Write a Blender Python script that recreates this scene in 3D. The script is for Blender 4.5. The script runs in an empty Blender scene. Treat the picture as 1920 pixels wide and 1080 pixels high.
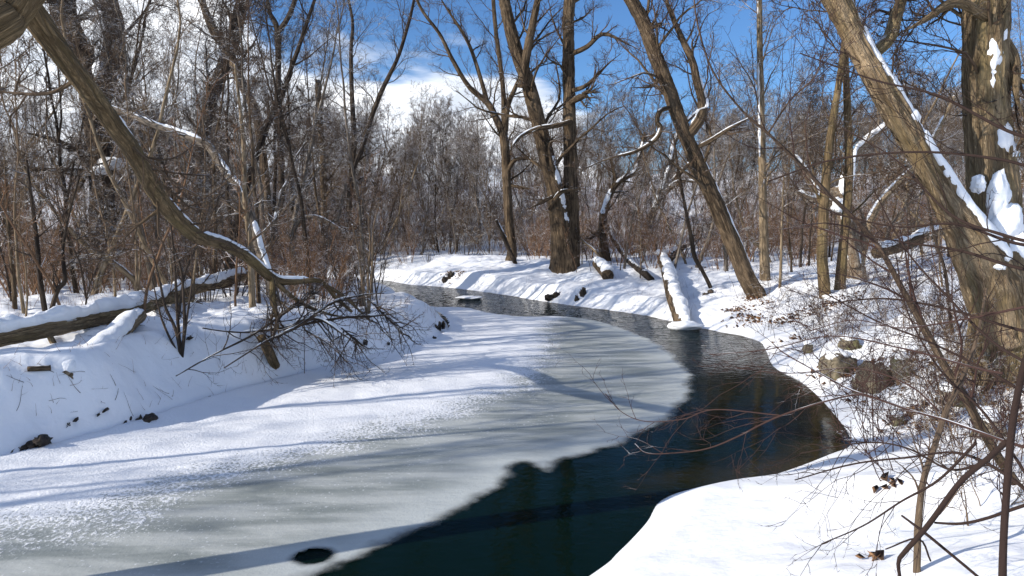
import bpy, math, random
import numpy as np
from mathutils import Vector

# ------------------------------------------------------------------ camera, world, sun, exposure
S = bpy.context.scene
COL = S.collection
W_PX, H_PX = 1920.0, 1080.0
HFOV = math.radians(68.0)
FPX = (W_PX / 2) / math.tan(HFOV / 2)
PITCH = math.atan((540 - 425) / FPX)
EYE = 2.6                                   # above the water; the snow under the viewer is ~1.1 m
cam_d = bpy.data.cameras.new("camera")
cam = bpy.data.objects.new("camera", cam_d)
COL.objects.link(cam)
cam.location = (0, 0, EYE)
cam.rotation_euler = (math.pi / 2 - PITCH, 0, 0)
cam_d.sensor_fit = 'HORIZONTAL'
cam_d.angle = HFOV
cam_d.clip_start = 0.05
cam_d.clip_end = 2000
S.camera = cam

SUN_EL = math.radians(25)
SUN_AZ = math.radians(203)                  # maths angle of the direction towards the sun, from +x
SUN = Vector((math.cos(SUN_AZ) * math.cos(SUN_EL), math.sin(SUN_AZ) * math.cos(SUN_EL), math.sin(SUN_EL)))
sl = bpy.data.lights.new("sun", 'SUN')
sl.energy = 4.8
sl.angle = math.radians(0.5)
sl.color = (1.0, 0.93, 0.83)
so = bpy.data.objects.new("sun", sl)
so.rotation_euler = SUN.to_track_quat('Z', 'Y').to_euler()
so.location = SUN * 60
COL.objects.link(so)

S.view_settings.view_transform = 'Standard'
S.view_settings.look = 'None'
S.view_settings.gamma = 1.0
S.view_settings.exposure = 0.30
S.cycles.max_bounces = 6
S.cycles.diffuse_bounces = 3
S.cycles.glossy_bounces = 3
S.cycles.transparent_max_bounces = 8
S.cycles.use_denoising = True
S.cycles.caustics_reflective = False
S.cycles.caustics_refractive = False


class NT:
    """small helper round a node tree"""
    def __init__(s, tree):
        s.t = tree
        s.n = tree.nodes
        s.l = tree.links

    def new(s, kind, **kw):
        n = s.n.new(kind)
        for k, v in kw.items():
            setattr(n, k, v)
        return n

    def put(s, sock, v):
        if isinstance(v, bpy.types.NodeSocket):
            s.l.new(v, sock)
        else:
            sock.default_value = v

    def math(s, op, a, b=0.0, c=None, clamp=False):
        n = s.new('ShaderNodeMath', operation=op, use_clamp=clamp)
        s.put(n.inputs[0], a)
        s.put(n.inputs[1], b)
        if c is not None:
            s.put(n.inputs[2], c)
        return n.outputs[0]

    def ss(s, x, lo, hi):
        n = s.new('ShaderNodeMapRange', interpolation_type='SMOOTHSTEP')
        s.put(n.inputs[0], x)
        n.inputs[1].default_value = lo
        n.inputs[2].default_value = hi
        return n.outputs[0]

    def noise(s, vec, scale, detail=4, rough=0.55, dist=0.0):
        n = s.new('ShaderNodeTexNoise')
        s.put(n.inputs['Vector'], vec)
        n.inputs['Scale'].default_value = scale
        n.inputs['Detail'].default_value = detail
        n.inputs['Roughness'].default_value = rough
        n.inputs['Distortion'].default_value = dist
        return n.outputs[0]

    def vmul(s, vec, m):
        n = s.new('ShaderNodeVectorMath', operation='MULTIPLY')
        s.put(n.inputs[0], vec)
        n.inputs[1].default_value = m
        return n.outputs[0]

    def mix(s, f, a, b):
        n = s.new('ShaderNodeMix', data_type='RGBA')
        s.put(n.inputs[0], f)
        s.put(n.inputs[6], a)
        s.put(n.inputs[7], b)
        return n.outputs[2]

    def attr(s, name):
        return s.new('ShaderNodeAttribute', attribute_name=name)

    def bump(s, h, strength, dist, normal=None):
        n = s.new('ShaderNodeBump')
        n.inputs['Strength'].default_value = strength
        n.inputs['Distance'].default_value = dist
        s.put(n.inputs['Height'], h)
        if normal is not None:
            s.put(n.inputs['Normal'], normal)
        return n.outputs[0]


wd = bpy.data.worlds.new("World")
S.world = wd
wd.use_nodes = True
q = NT(wd.node_tree)
for n_ in list(q.n):
    q.n.remove(n_)
sky = q.new('ShaderNodeTexSky', sky_type='NISHITA')
sky.sun_disc = False
sky.sun_elevation = SUN_EL
sky.sun_rotation = math.atan2(SUN.x, SUN.y) % (2 * math.pi)
sky.altitude = 200
sky.air_density = 1.0
sky.dust_density = 0.4
sky.ozone_density = 4.0
tc = q.new('ShaderNodeTexCoord')
sep = q.new('ShaderNodeSeparateXYZ')
q.l.new(tc.outputs['Generated'], sep.inputs[0])
zz = q.math('MAXIMUM', sep.outputs[2], 0.0)
den = q.math('ADD', zz, 0.12)
cmb = q.new('ShaderNodeCombineXYZ')
q.l.new(q.math('DIVIDE', sep.outputs[0], den), cmb.inputs[0])
q.l.new(q.math('DIVIDE', sep.outputs[1], den), cmb.inputs[1])
nz1 = q.noise(cmb.outputs[0], 0.75, 6, 0.55, 0.3)
az = q.math('ARCTAN2', sep.outputs[0], sep.outputs[1])      # 0 ahead, + to the right
# a cumulus bank: tall over the woods to the left, lower ahead, gone to the right; broken cloud elsewhere
top = q.math('ADD', 0.212, q.math('MULTIPLY', q.ss(q.math('MULTIPLY', az, -1.0), 0.26, 0.50), 0.28))
top = q.math('MULTIPLY', top, q.ss(q.math('MULTIPLY', az, -1.0), -0.24, 0.02))
top = q.math('ADD', top, q.math('MULTIPLY', q.math('SUBTRACT', nz1, 0.5), 0.34))
bank = q.ss(q.math('SUBTRACT', top, zz), -0.012, 0.035)
ahead = q.ss(q.math('ABSOLUTE', az), 1.1, 0.7)
bank = q.math('MULTIPLY', bank, ahead)
scat = q.math('MULTIPLY', q.ss(nz1, 0.50, 0.64), q.math('SUBTRACT', 1.0, ahead))
mask = q.math('MAXIMUM', bank, scat)
nz2 = q.noise(cmb.outputs[0], 1.6, 5, 0.6)
ccol = q.mix(q.ss(nz2, 0.35, 0.65), (6.0, 6.6, 7.6, 1), (11.0, 11.2, 11.6, 1))
deep = q.new('ShaderNodeMix', data_type='RGBA', blend_type='MULTIPLY')
deep.inputs[0].default_value = 1.0
q.l.new(sky.outputs[0], deep.inputs[6])
deep.inputs[7].default_value = (0.66, 0.88, 1.12, 1)
skyc = q.mix(mask, deep.outputs[2], ccol)
bg = q.new('ShaderNodeBackground')
bg.inputs['Strength'].default_value = 0.11
q.l.new(skyc, bg.inputs['Color'])
wo = q.new('ShaderNodeOutputWorld')
q.l.new(bg.outputs[0], wo.inputs[0])

# ------------------------------------------------------------------ picking points of the place
CP, SP = math.cos(PITCH), math.sin(PITCH)


def ray(px, py):
    a, b = (px - 960) / FPX, (540 - py) / FPX
    return np.array([a, CP + b * SP, -SP + b * CP])


def P(px, py, Y):
    d = ray(px, py)
    return d * (Y / d[1]) + np.array([0, 0, EYE])


def G(px, py, z=0.0):
    d = ray(px, py)
    return d * ((z - EYE) / d[2]) + np.array([0, 0, EYE])


# ------------------------------------------------------------------ numeric noise
def _h(ix, iy, iz, seed):
    h = (ix * 374761393 + iy * 668265263 + iz * 2147483647 + seed * 974634521) & 0xFFFFFFFF
    h = ((h ^ (h >> 13)) * 1274126177) & 0xFFFFFFFF
    h = ((h ^ (h >> 16)) * 2246822519) & 0xFFFFFFFF
    return ((h ^ (h >> 15)) & 0xFFFFFF) / float(0xFFFFFF)


def vnoise(p, seed=0):
    p = np.asarray(p, float)
    i = np.floor(p).astype(np.int64)
    f = p - i
    f = f * f * (3 - 2 * f)
    r = 0
    for dx in (0, 1):
        wx = f[..., 0] if dx else 1 - f[..., 0]
        for dy in (0, 1):
            wy = f[..., 1] if dy else 1 - f[..., 1]
            for dz in (0, 1):
                wz = f[..., 2] if dz else 1 - f[..., 2]
                r = r + wx * wy * wz * _h(i[..., 0] + dx, i[..., 1] + dy, i[..., 2] + dz, seed)
    return r * 2 - 1


def fbm(p, octaves=4, seed=0, gain=0.5):
    r, a = 0, 1.0
    p = np.asarray(p, float)
    for o in range(octaves):
        r = r + a * vnoise(p * (2.03 ** o) + o * 17.3, seed + o)
        a *= gain
    return r


def n2(x, y, s, octaves=4, seed=0):
    return fbm(np.stack([x * s, y * s, np.zeros_like(x) + 0.37], -1), octaves, seed)


def ss(lo, hi, x):
    t = np.clip((x - lo) / (hi - lo), 0, 1)
    return t * t * (3 - 2 * t)


# ------------------------------------------------------------------ the creek in plan
def smooth2(pts, per=6):
    pts = np.asarray(pts, float)
    a = np.vstack([2 * pts[0] - pts[1], pts, 2 * pts[-1] - pts[-2]])
    out = []
    for i in range(1, len(a) - 2):
        t = np.linspace(0, 1, per, endpoint=False)[:, None]
        p0, p1, p2, p3 = a[i - 1], a[i], a[i + 1], a[i + 2]
        out.append(0.5 * (2 * p1 + (p2 - p0) * t + (2 * p0 - 5 * p1 + 4 * p2 - p3) * t ** 2 + (3 * p1 - p0 - 3 * p2 + p3) * t ** 3))
    out.append(a[-2:-1])
    return np.vstack(out)


def plan(pix):
    return np.array([G(a, b)[:2] for a, b in pix])


# foot of the far/left bank, from downstream (behind the viewer) to upstream (round the bend)
LEFT = np.vstack([[(-34, -26), (-20, -9), (-13, -1), (-8.3, 4.6)],
                  plan([(0, 868), (120, 838), (260, 800), (400, 752), (580, 704), (720, 668), (800, 645), (838, 622),
                        (832, 600), (800, 582), (740, 560), (690, 548)]),
                  [(-9.5, 30.0), (-16, 32.5), (-30, 33)]])
RIGHT = np.vstack([[(-30, -34), (-14, -14), (-8, -6), (-3.2, 1.0), (-0.7, 3.9)],
                   plan([(1105, 1080), (1160, 1035), (1212, 980), (1240, 938), (1305, 915), (1440, 893), (1555, 852), (1596, 828),
                         (1560, 772), (1510, 722), (1450, 686), (1424, 640), (1350, 622), (1300, 612), (1250, 600), (1190, 588),
                         (1090, 575), (1000, 562), (955, 554), (890, 545), (830, 538), (765, 533), (700, 524)]),
                   [(-12, 38.5), (-19, 40), (-30, 40)]])
LEFT, RIGHT = smooth2(LEFT), smooth2(RIGHT)
RIVER = np.vstack([LEFT, RIGHT[::-1]])
ICE_EDGE = smooth2(np.vstack([plan([(800, 572), (850, 577), (900, 584), (975, 596), (1060, 594), (1130, 604), (1190, 624), (1245, 652),
                                    (1290, 690), (1303, 715), (1290, 752), (1262, 785), (1222, 806), (1172, 836), (1132, 843),
                                    (1098, 857), (1054, 866), (1030, 888), (1003, 880), (982, 872), (968, 890), (955, 915), (925, 932), (862, 965), (780, 1002), (700, 1040), (640, 1062), (590, 1090)]),
                              [(-3.2, 3.6), (-6, 0.5), (-12, -6), (-22, -18)]]))
SNOW_LINE = smooth2(np.vstack([plan([(1100, 560), (1060, 590), (1030, 620), (1030, 660), (1005, 700), (945, 742), (860, 772), (750, 806), (640, 836),
                                     (520, 870), (400, 902), (280, 940), (150, 985), (0, 1015)]), [(-8, 4), (-14, -3), (-26, -20)]]))


def dist_line(x, y, line):
    """distance to a polyline, and the side (>0: left of its direction)"""
    shp = x.shape
    x, y = x.ravel(), y.ravel()
    a, b = line[:-1], line[1:]
    d = b - a
    L2 = np.maximum((d ** 2).sum(1), 1e-9)
    best = np.full(x.shape, 1e9)
    side = np.zeros(x.shape)
    for i in range(0, len(x), 40000):
        px, py = x[i:i + 40000, None], y[i:i + 40000, None]
        t = np.clip(((px - a[:, 0]) * d[:, 0] + (py - a[:, 1]) * d[:, 1]) / L2, 0, 1)
        ex, ey = px - (a[:, 0] + t * d[:, 0]), py - (a[:, 1] + t * d[:, 1])
        dd = ex * ex + ey * ey
        k = dd.argmin(1)
        r = np.arange(len(k))
        best[i:i + 40000] = np.sqrt(dd[r, k])
        side[i:i + 40000] = d[k, 0] * ey[r, k] - d[k, 1] * ex[r, k]
    return best.reshape(shp), side.reshape(shp)


def inside(x, y, poly):
    c = np.zeros(x.shape, bool)
    n = len(poly)
    for i in range(n):
        x1, y1 = poly[i]
        x2, y2 = poly[(i + 1) % n]
        if y1 == y2:
            continue
        cond = ((y1 > y) != (y2 > y)) & (x < (x2 - x1) * (y - y1) / (y2 - y1) + x1)
        c ^= cond
    return c


def ground(x, y):
    x, y = np.asarray(x, float), np.asarray(y, float)
    shp = x.shape
    x, y = np.atleast_1d(x), np.atleast_1d(y)
    wob = n2(x, y, 0.9, 3, 5) * 0.12
    dl, _ = dist_line(x, y, LEFT)
    dr, _ = dist_line(x, y, RIGHT)
    ins = inside(x, y, RIVER)
    left = dl < dr
    r = np.hypot(x, y)
    # left bank: steep face, undulating flat behind it
    d = np.maximum(dl + wob * 0.5, 0)
    tip = ss(13, 20, y)
    hl = 1.02 - 0.36 * tip
    zl = 0.5 * np.minimum(dl, 0.2) + (hl - 0.1) * ss(0.0, 1.15 + 0.5 * n2(x, y, 0.5, 2, 9), d) ** 0.8 + 0.25 * ss(1.5, 7, dl)
    zl = zl + ss(0.5, 2.0, dl) * (0.13 * n2(x, y, 0.55, 4, 11) + 0.03 * n2(x, y, 3.0, 3, 12)) + 0.04 * n2(x, y, 2.2, 3, 21) * ss(0.1, 0.5, dl)
    # right bank: long slope, a small lip at the water
    wr = np.interp(y, [-5, 4, 7.5, 9, 12, 16, 22, 30, 40], [3.0, 3.5, 4.2, 2.6, 2.2, 4.2, 5.0, 5.0, 4.0])
    lip = np.interp(y, [0, 7, 9, 14, 19, 22, 26, 34], [0.16, 0.14, 0.14, 0.12, 0.12, 0.30, 0.55, 0.5])
    lip = np.clip(lip + 0.12 * n2(x, y, 0.45, 2, 31) * ss(14, 20, y), 0.08, 1)
    d = np.maximum(dr + wob, 0)
    zr = 0.3 * np.minimum(dr, 0.12) + lip * ss(0, 0.35 + lip * 0.9, dr) + (1.02 - lip) * ss(0.0, 1.0, d / wr)
    zr = zr + ss(0.3, 2.0, dr) * (0.10 * n2(x, y, 0.6, 4, 41)) + ss(8.5, 10.5, y) * ss(0.3, 1.5, dr) * (0.05 * n2(x, y, 1.8, 3, 42))
    rise = ss(4, 22, x - 0.12 * y) * ss(8, 26, y)
    zr = zr + 1.15 * rise
    z = np.where(left, zl, zr)
    # far woods and the shaded hillside
    hill = ss(44, 80, y + 0.08 * np.abs(x + 6)) * (5.6 + 1.2 * n2(x, y, 0.04, 2, 51)) + ss(80, 160, r) * 5
    z = z + hill * ss(4, 14, np.minimum(dl, dr)) + 0.10 * n2(x, y, 0.3, 3, 52) * ss(3, 9, np.minimum(dl, dr))
    pit = ss(0.30, 0.75, n2(x, y, 2.6, 2, 81)) * 0.07 + ss(0.25, 0.7, n2(x, y, 6.5, 2, 82)) * 0.025
    z = z - pit * ss(0.5, 1.6, np.minimum(dl, dr)) * ss(0.35, 0.7, 0.5 + 0.5 * n2(x, y, 0.35, 2, 83)) * ss(7.5, 9.5, y + np.where(left, 3, 0))
    bed = -0.5 * np.minimum(np.minimum(dl, dr), 1.1)
    z = np.where(ins, bed, z)
    return z.reshape(shp)


def ghit(px, py):
    """where the sight line meets the snow"""
    d = ray(px, py)
    t = np.concatenate([np.arange(1.0, 40, 0.04), np.arange(40, 140, 0.25)])
    p = d[None] * t[:, None] + np.array([0, 0, EYE])
    g = ground(p[:, 0], p[:, 1])
    k = np.argmax(p[:, 2] < g)
    return np.array([p[k, 0], p[k, 1], g[k]])


# ------------------------------------------------------------------ materials
def mat(name):
    m = bpy.data.materials.new(name)
    m.use_nodes = True
    k = NT(m.node_tree)
    b = k.n['Principled BSDF']
    return m, k, b


def snow_mat():
    m, k, b = mat('snow')
    tcn = k.new('ShaderNodeTexCoord').outputs['Object']
    n = k.noise(tcn, 1.3, 5)
    f = k.noise(tcn, 45, 3, 0.7)
    b.inputs['Base Color'].default_value = (0.86, 0.88, 0.90, 1)
    k.put(b.inputs['Base Color'], k.mix(k.ss(n, 0.3, 0.7), (0.84, 0.865, 0.89, 1), (0.90, 0.905, 0.91, 1)))
    b.inputs['Roughness'].default_value = 0.6
    b.inputs['Specular IOR Level'].default_value = 0.25
    h = k.math('ADD', k.math('MULTIPLY', k.noise(tcn, 7, 5, 0.6), 0.7), k.math('MULTIPLY', f, 0.3))
    k.put(b.inputs['Normal'], k.bump(h, 0.5, 0.05))
    return m


def bark_mat(name, dark, light, scale=1.0, snow=0.35, green=None, twig=None, rough_bump=0.6, stretch=0.14, furrow=0.0):
    """furrowed bark along the limb; twigs take their own colour; loose snow lies on what faces up"""
    m, k, b = mat(name)
    a = k.attr('bark').outputs['Vector']
    v = k.vmul(a, (16 * scale, 16 * scale, 16 * scale * stretch))
    n = k.noise(v, 1.6, 6, 0.62, 0.6)
    n_big = k.noise(k.vmul(a, (5, 5, 1.1)), 1.0, 4)
    n_fine = k.noise(k.vmul(a, (60, 60, 14)), 1.0, 4, 0.65)
    c = k.mix(k.ss(n, 0.36, 0.62), dark + (1,), light + (1,))
    if furrow > 0:
        n_a = k.noise(k.vmul(a, (furrow * .62, furrow * .62, furrow * .05)), 1.0, 3, 0.5, 0.5)
        n_b = k.noise(k.vmul(a, (furrow * 1.5, furrow * 1.5, furrow * .16)), 1.0, 3, 0.55, 0.4)
        r_a = k.ss(k.math('ABSOLUTE', k.math('SUBTRACT', n_a, 0.5)), 0.005, 0.10)
        r_b = k.ss(k.math('ABSOLUTE', k.math('SUBTRACT', n_b, 0.5)), 0.0, 0.07)
        ridge = k.math('MULTIPLY', r_a, k.math('ADD', 0.45, k.math('MULTIPLY', r_b, 0.55)))
        ridge = k.math('MULTIPLY', ridge, k.math('ADD', 0.35, k.math('MULTIPLY', k.ss(n_fine, 0.25, 0.65), 0.65)))
        c = k.mix(ridge, dark + (1,), light + (1,))
        c = k.mix(k.math('MULTIPLY', k.ss(k.noise(k.vmul(a, (2.3, 2.3, 1.4)), 1.0, 5, 0.6), 0.5, 0.72), 0.55), c, tuple(min(1, 1.15 * x) for x in light) + (1,))
        n = k.math('ADD', k.math('MULTIPLY', ridge, 0.8), k.math('MULTIPLY', n, 0.3))
    mid = tuple(0.55 * x + 0.45 * y for x, y in zip(dark, light))
    c = k.mix(k.math('MULTIPLY', k.ss(n_big, 0.45, 0.75), 0.6), c, mid + (1,))
    if green:
        c = k.mix(k.math('MULTIPLY', k.ss(n_big, 0.55, 0.35), 0.5), c, green + (1,))
    if twig:
        rad = k.attr('rad').outputs['Fac']
        c = k.mix(k.ss(rad, 0.012, 0.03), twig + (1,), c)
    if snow > 0:
        geo = k.new('ShaderNodeNewGeometry')
        s = k.new('ShaderNodeSeparateXYZ')
        k.l.new(geo.outputs['Normal'], s.inputs[0])
        pn = k.noise(geo.outputs['Position'], 2.2, 3)
        up = k.math('ADD', s.outputs[2], k.math('MULTIPLY', k.math('SUBTRACT', pn, 0.5), 2.2))
        f = k.ss(up, 1.12 - snow, 1.30 - snow)
        f = k.math('MULTIPLY', f, k.ss(s.outputs[2], 0.15, 0.4))
        c = k.mix(f, c, (0.86, 0.88, 0.9, 1))
    k.put(b.inputs['Base Color'], c)
    b.inputs['Roughness'].default_value = 0.9
    b.inputs['Specular IOR Level'].default_value = 0.15
    if rough_bump > 0:
        k.put(b.inputs['Normal'], k.bump(n, rough_bump, 0.05 if furrow else 0.03))
    return m


M_SNOW = snow_mat()
M_WILLOW = bark_mat('willow_bark', (0.075, 0.05, 0.028), (0.50, 0.37, 0.22), 0.9, 0.10, (0.30, 0.23, 0.11), (0.12, 0.08, 0.055), 1.0, 0.14, 26)
M_BROWN = bark_mat('brown_bark', (0.04, 0.028, 0.018), (0.28, 0.20, 0.125), 1.0, 0.15, None, (0.125, 0.085, 0.06), 1.0, 0.14, 17)
M_OLIVE = bark_mat('olive_bark', (0.07, 0.048, 0.025), (0.36, 0.255, 0.14), 1.0, 0.18, (0.23, 0.175, 0.08), (0.13, 0.09, 0.06), 0.9, 0.14, 24)
M_DARK = bark_mat('dark_bark', (0.024, 0.018, 0.014), (0.12, 0.09, 0.065), 1.0, 0.25, None, (0.08, 0.06, 0.046), 0.8, 0.14, 20)
M_GREY = bark_mat('grey_bark', (0.06, 0.05, 0.04), (0.22, 0.18, 0.14), 1.0, 0.47, None, (0.125, 0.096, 0.074), 0.6)
M_TAN = bark_mat('tan_bark', (0.08, 0.058, 0.036), (0.31, 0.235, 0.15), 1.0, 0.43, None, (0.16, 0.112, 0.072), 0.6)
M_BUSH = bark_mat('bush_bark', (0.06, 0.037, 0.023), (0.22, 0.14, 0.085), 1.0, 0.36, None, (0.195, 0.112, 0.064), 0.3)
M_REDTWIG = bark_mat('red_twig', (0.02, 0.013, 0.011), (0.055, 0.034, 0.028), 1.0, 0.1, None, (0.055, 0.031, 0.026), 0.3)
M_FRONT = bark_mat('smooth_dark_bark', (0.012, 0.0085, 0.0075), (0.032, 0.022, 0.018), 1.6, 0.0, None, (0.035, 0.022, 0.018), 0.4, 0.5)
M_STEM = bark_mat('pale_stem', (0.10, 0.072, 0.04), (0.26, 0.195, 0.115), 1.4, 0.0, None, (0.12, 0.085, 0.06), 0.6, 0.14, 40)
M_PEEL = bark_mat('peeling_bark', (0.085, 0.056, 0.03), (0.54, 0.40, 0.25), 0.8, 0.1, (0.30, 0.22, 0.11), (0.12, 0.08, 0.055), 1.0, 0.14, 19)
M_PALE = bark_mat('split_wood', (0.17, 0.115, 0.07), (0.50, 0.41, 0.31), 0.8, 0.3, None, None, 0.9, 0.14, 30)


# ------------------------------------------------------------------ mesh building
def raw_mesh(name, verts, faces_n, corner, smooth=True, attrs=None):
    """verts (N,3), faces_n list of counts, corner flat indices"""
    me = bpy.data.meshes.new(name)
    me.vertices.add(len(verts))
    me.vertices.foreach_set('co', np.ascontiguousarray(verts, np.float32).ravel())
    me.loops.add(len(corner))
    me.loops.foreach_set('vertex_index', np.ascontiguousarray(corner, np.int32))
    me.polygons.add(len(faces_n))
    st = np.concatenate([[0], np.cumsum(faces_n)[:-1]]).astype(np.int32)
    me.polygons.foreach_set('loop_start', st)
    if smooth:
        me.polygons.foreach_set('use_smooth', np.ones(len(faces_n), bool))
    for k, v in (attrs or {}).items():
        v = np.ascontiguousarray(v, np.float32)
        a = me.attributes.new(k, 'FLOAT_VECTOR' if v.ndim == 2 else 'FLOAT', 'POINT')
        a.data.foreach_set('vector' if v.ndim == 2 else 'value', v.ravel())
    me.update(calc_edges=True)
    return me


def unit(v):
    return v / np.maximum(np.linalg.norm(v, axis=-1, keepdims=True), 1e-9)


class Tubes:
    """collects tapered round limbs in batches and links them as ONE mesh object"""
    def __init__(s):
        s.v, s.f, s.b, s.r, s.n, s.caps = [], [], [], [], 0, []

    def batch(s, pts, rad, k):
        """pts (M,n,3), rad (M,n)"""
        if len(pts) == 0:
            return
        M, n, _ = pts.shape
        T = unit(np.gradient(pts, axis=1))
        T0 = T.mean(1)
        ref = np.where(np.abs(unit(T0)[:, 2:3]) < 0.85, np.array([[0, 0, 1.0]]), np.array([[0.9, 0.43, 0]]))[:, None, :]
        N = unit(ref - (ref * T).sum(-1, keepdims=True) * T)
        B = np.cross(T, N)
        ang = np.arange(k) * 2 * math.pi / k
        ca, sa = np.cos(ang), np.sin(ang)
        ring = N[:, :, None, :] * ca[None, None, :, None] + B[:, :, None, :] * sa[None, None, :, None]
        V = pts[:, :, None, :] + ring * rad[:, :, None, None]
        L = np.concatenate([np.zeros((M, 1)), np.cumsum(np.linalg.norm(np.diff(pts, axis=1), axis=-1), 1)], 1)
        off = np.arange(M)[:, None] * 1.37 % 50
        bk = np.empty((M, n, k, 3), np.float32)
        bk[..., 0] = ca[None, None] * rad[:, :, None] + off[:, :, None]
        bk[..., 1] = sa[None, None] * rad[:, :, None]
        bk[..., 2] = L[:, :, None]
        s._quads(M, n, k)
        s.v.append(V.reshape(-1, 3).astype(np.float32))
        s.b.append(bk.reshape(-1, 3))
        s.r.append(np.repeat(rad.ravel(), k).astype(np.float32))
        s.n += M * n * k

    def _quads(s, M, n, k):
        i = np.arange(M)[:, None, None] * (n * k) + np.arange(n - 1)[None, :, None] * k
        j = np.arange(k)[None, None, :]
        j2 = (np.arange(k)[None, None, :] + 1) % k
        f = np.stack([i + j, i + j2, i + j2 + k, i + j + k], -1).reshape(-1, 4) + s.n
        s.f.append(f.astype(np.int32))

    def limb(s, pts, rad, k=24, rough=0.0, seed=0, flare=0.0, cap=True, lump=0.06, furrow=9.0):
        """one detailed limb along a path, with a furrowed, uneven surface"""
        pts, rad = np.asarray(pts, float), np.asarray(rad, float)
        n = len(pts)
        T = unit(np.gradient(pts, axis=0))
        N = np.zeros_like(pts)
        r0 = np.array([1.0, 0.2, 0]) if abs(T[0, 2]) > 0.6 else np.array([0, 0, 1.0])
        cur = r0
        for i in range(n):
            cur = cur - (cur @ T[i]) * T[i]
            cur = cur / np.linalg.norm(cur)
            N[i] = cur
        B = np.cross(T, N)
        ang = np.arange(k) * 2 * math.pi / k
        ca, sa = np.cos(ang), np.sin(ang)
        L = np.concatenate([[0], np.cumsum(np.linalg.norm(np.diff(pts, axis=0), axis=1))])
        R = np.repeat(rad[:, None], k, 1)
        q3 = np.stack([ca[None] * np.ones((n, 1)), sa[None] * np.ones((n, 1)), L[:, None] * np.ones((1, k))], -1)
        R = R * (1 + lump * fbm(q3 * np.array([1.2, 1.2, 2.2]) + seed * 7.1, 3, seed))
        if rough > 0:
            rid = fbm(q3 * np.array([furrow * .5, furrow * .5, 3.0]) + seed * 3.3, 3, seed + 5)
            R = R + rough * (0.5 - np.abs(rid)) * 1.2
        if flare > 0:
            root = 0.65 + 0.35 * np.cos(ang * 4 + seed + 0.6 * np.sin(ang + seed))[None]
            R = R + rad[0] * flare * np.exp(-L / (rad[0] * 1.3))[:, None] * root
        V = pts[:, None] + (N[:, None] * ca[None, :, None] + B[:, None] * sa[None, :, None]) * R[..., None]
        bk = np.stack([ca[None] * rad[:, None] + seed * 1.9, sa[None] * rad[:, None], L[:, None] + 0 * ca[None]], -1)
        s._quads(1, n, k)
        base = s.n
        s.v.append(V.reshape(-1, 3).astype(np.float32))
        s.b.append(bk.reshape(-1, 3).astype(np.float32))
        s.r.append(np.full(n * k, 0.2, np.float32) if rad.max() > .03 else np.repeat(rad, k).astype(np.float32))
        s.n += n * k
        if cap:
            s.caps.append(list(range(base, base + k))[::-1])
            s.caps.append(list(range(base + (n - 1) * k, base + n * k)))

    def build(s, name, m, parent=None):
        f = np.concatenate(s.f)
        cnt = [np.full(len(f), 4, np.int32)]
        cor = [f.ravel()]
        for c in s.caps:
            cnt.append(np.array([len(c)], np.int32))
            cor.append(np.array(c, np.int32))
        me = raw_mesh(name, np.concatenate(s.v), np.concatenate(cnt), np.concatenate(cor), True,
                      {'bark': np.concatenate(s.b), 'rad': np.concatenate(s.r)})
        me.materials.append(m)
        return link(name, me, parent)


def link(name, data, parent=None):
    o = bpy.data.objects.new(name, data)
    COL.objects.link(o)
    if parent is not None:
        o.parent = parent
    return o


def tag(o, label=None, cat=None, group=None, kind=None):
    for k, v in (('label', label), ('category', cat), ('group', group), ('kind', kind)):
        if v:
            o[k] = v
    return o


def thing(name, label, cat, loc=(0, 0, 0), group=None):
    o = link(name, None)
    o.location = tuple(float(v) for v in loc)
    return tag(o, label, cat, group)


def copy_tree(o):
    c = o.copy()
    COL.objects.link(c)
    for ch in list(o.children):
        d = ch.copy()
        COL.objects.link(d)
        d.parent = c
    return c


# ------------------------------------------------------------------ growing limbs
def grow(rng, start, dirn, length, r0, n, wander, up, taper=0.75, sag=0.0):
    M = len(start)
    pts = np.empty((M, n, 3))
    rad = np.empty((M, n))
    p, d = start.copy(), unit(dirn)
    st = (length / (n - 1))[:, None]
    for i in range(n):
        pts[:, i] = p
        rad[:, i] = r0 * (1 - taper * i / (n - 1))
        d = d + rng.normal(0, wander, (M, 3))
        d[:, 2] += up - sag * i / n
        d = unit(d)
        p = p + d * st
    return pts, rad


def sprout(rng, pts, rad, per, t0, t1, a0, a1, lenf, rf, base_len=None, shrink=0.55, rmin=0.0):
    """children spread along each parent limb"""
    M, n, _ = pts.shape
    L = np.linalg.norm(np.diff(pts, axis=1), axis=-1).sum(1)
    t = t0 + (t1 - t0) * (np.arange(per)[None] + rng.random((M, per))) / per
    x = t * (n - 1)
    i = np.clip(np.floor(x).astype(int), 0, n - 2)
    f = (x - i)[..., None]
    m = np.arange(M)[:, None]
    st = pts[m, i] * (1 - f) + pts[m, i + 1] * f
    T = unit(pts[m, i + 1] - pts[m, i])
    r = rad[m, i] * (1 - f[..., 0]) + rad[m, i + 1] * f[..., 0]
    rnd = rng.normal(0, 1, T.shape)
    side = unit(np.cross(T, rnd))
    a = rng.uniform(a0, a1, t.shape)[..., None]
    d = T * np.cos(a) + side * np.sin(a)
    ln = (L[:, None] if base_len is None else base_len) * lenf * (1 - shrink * t) * rng.uniform(0.55, 1.25, t.shape)
    rr = np.maximum(r * rf * rng.uniform(0.7, 1.1, t.shape), rmin)
    return st.reshape(-1, 3), d.reshape(-1, 3), ln.ravel(), rr.ravel()


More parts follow.
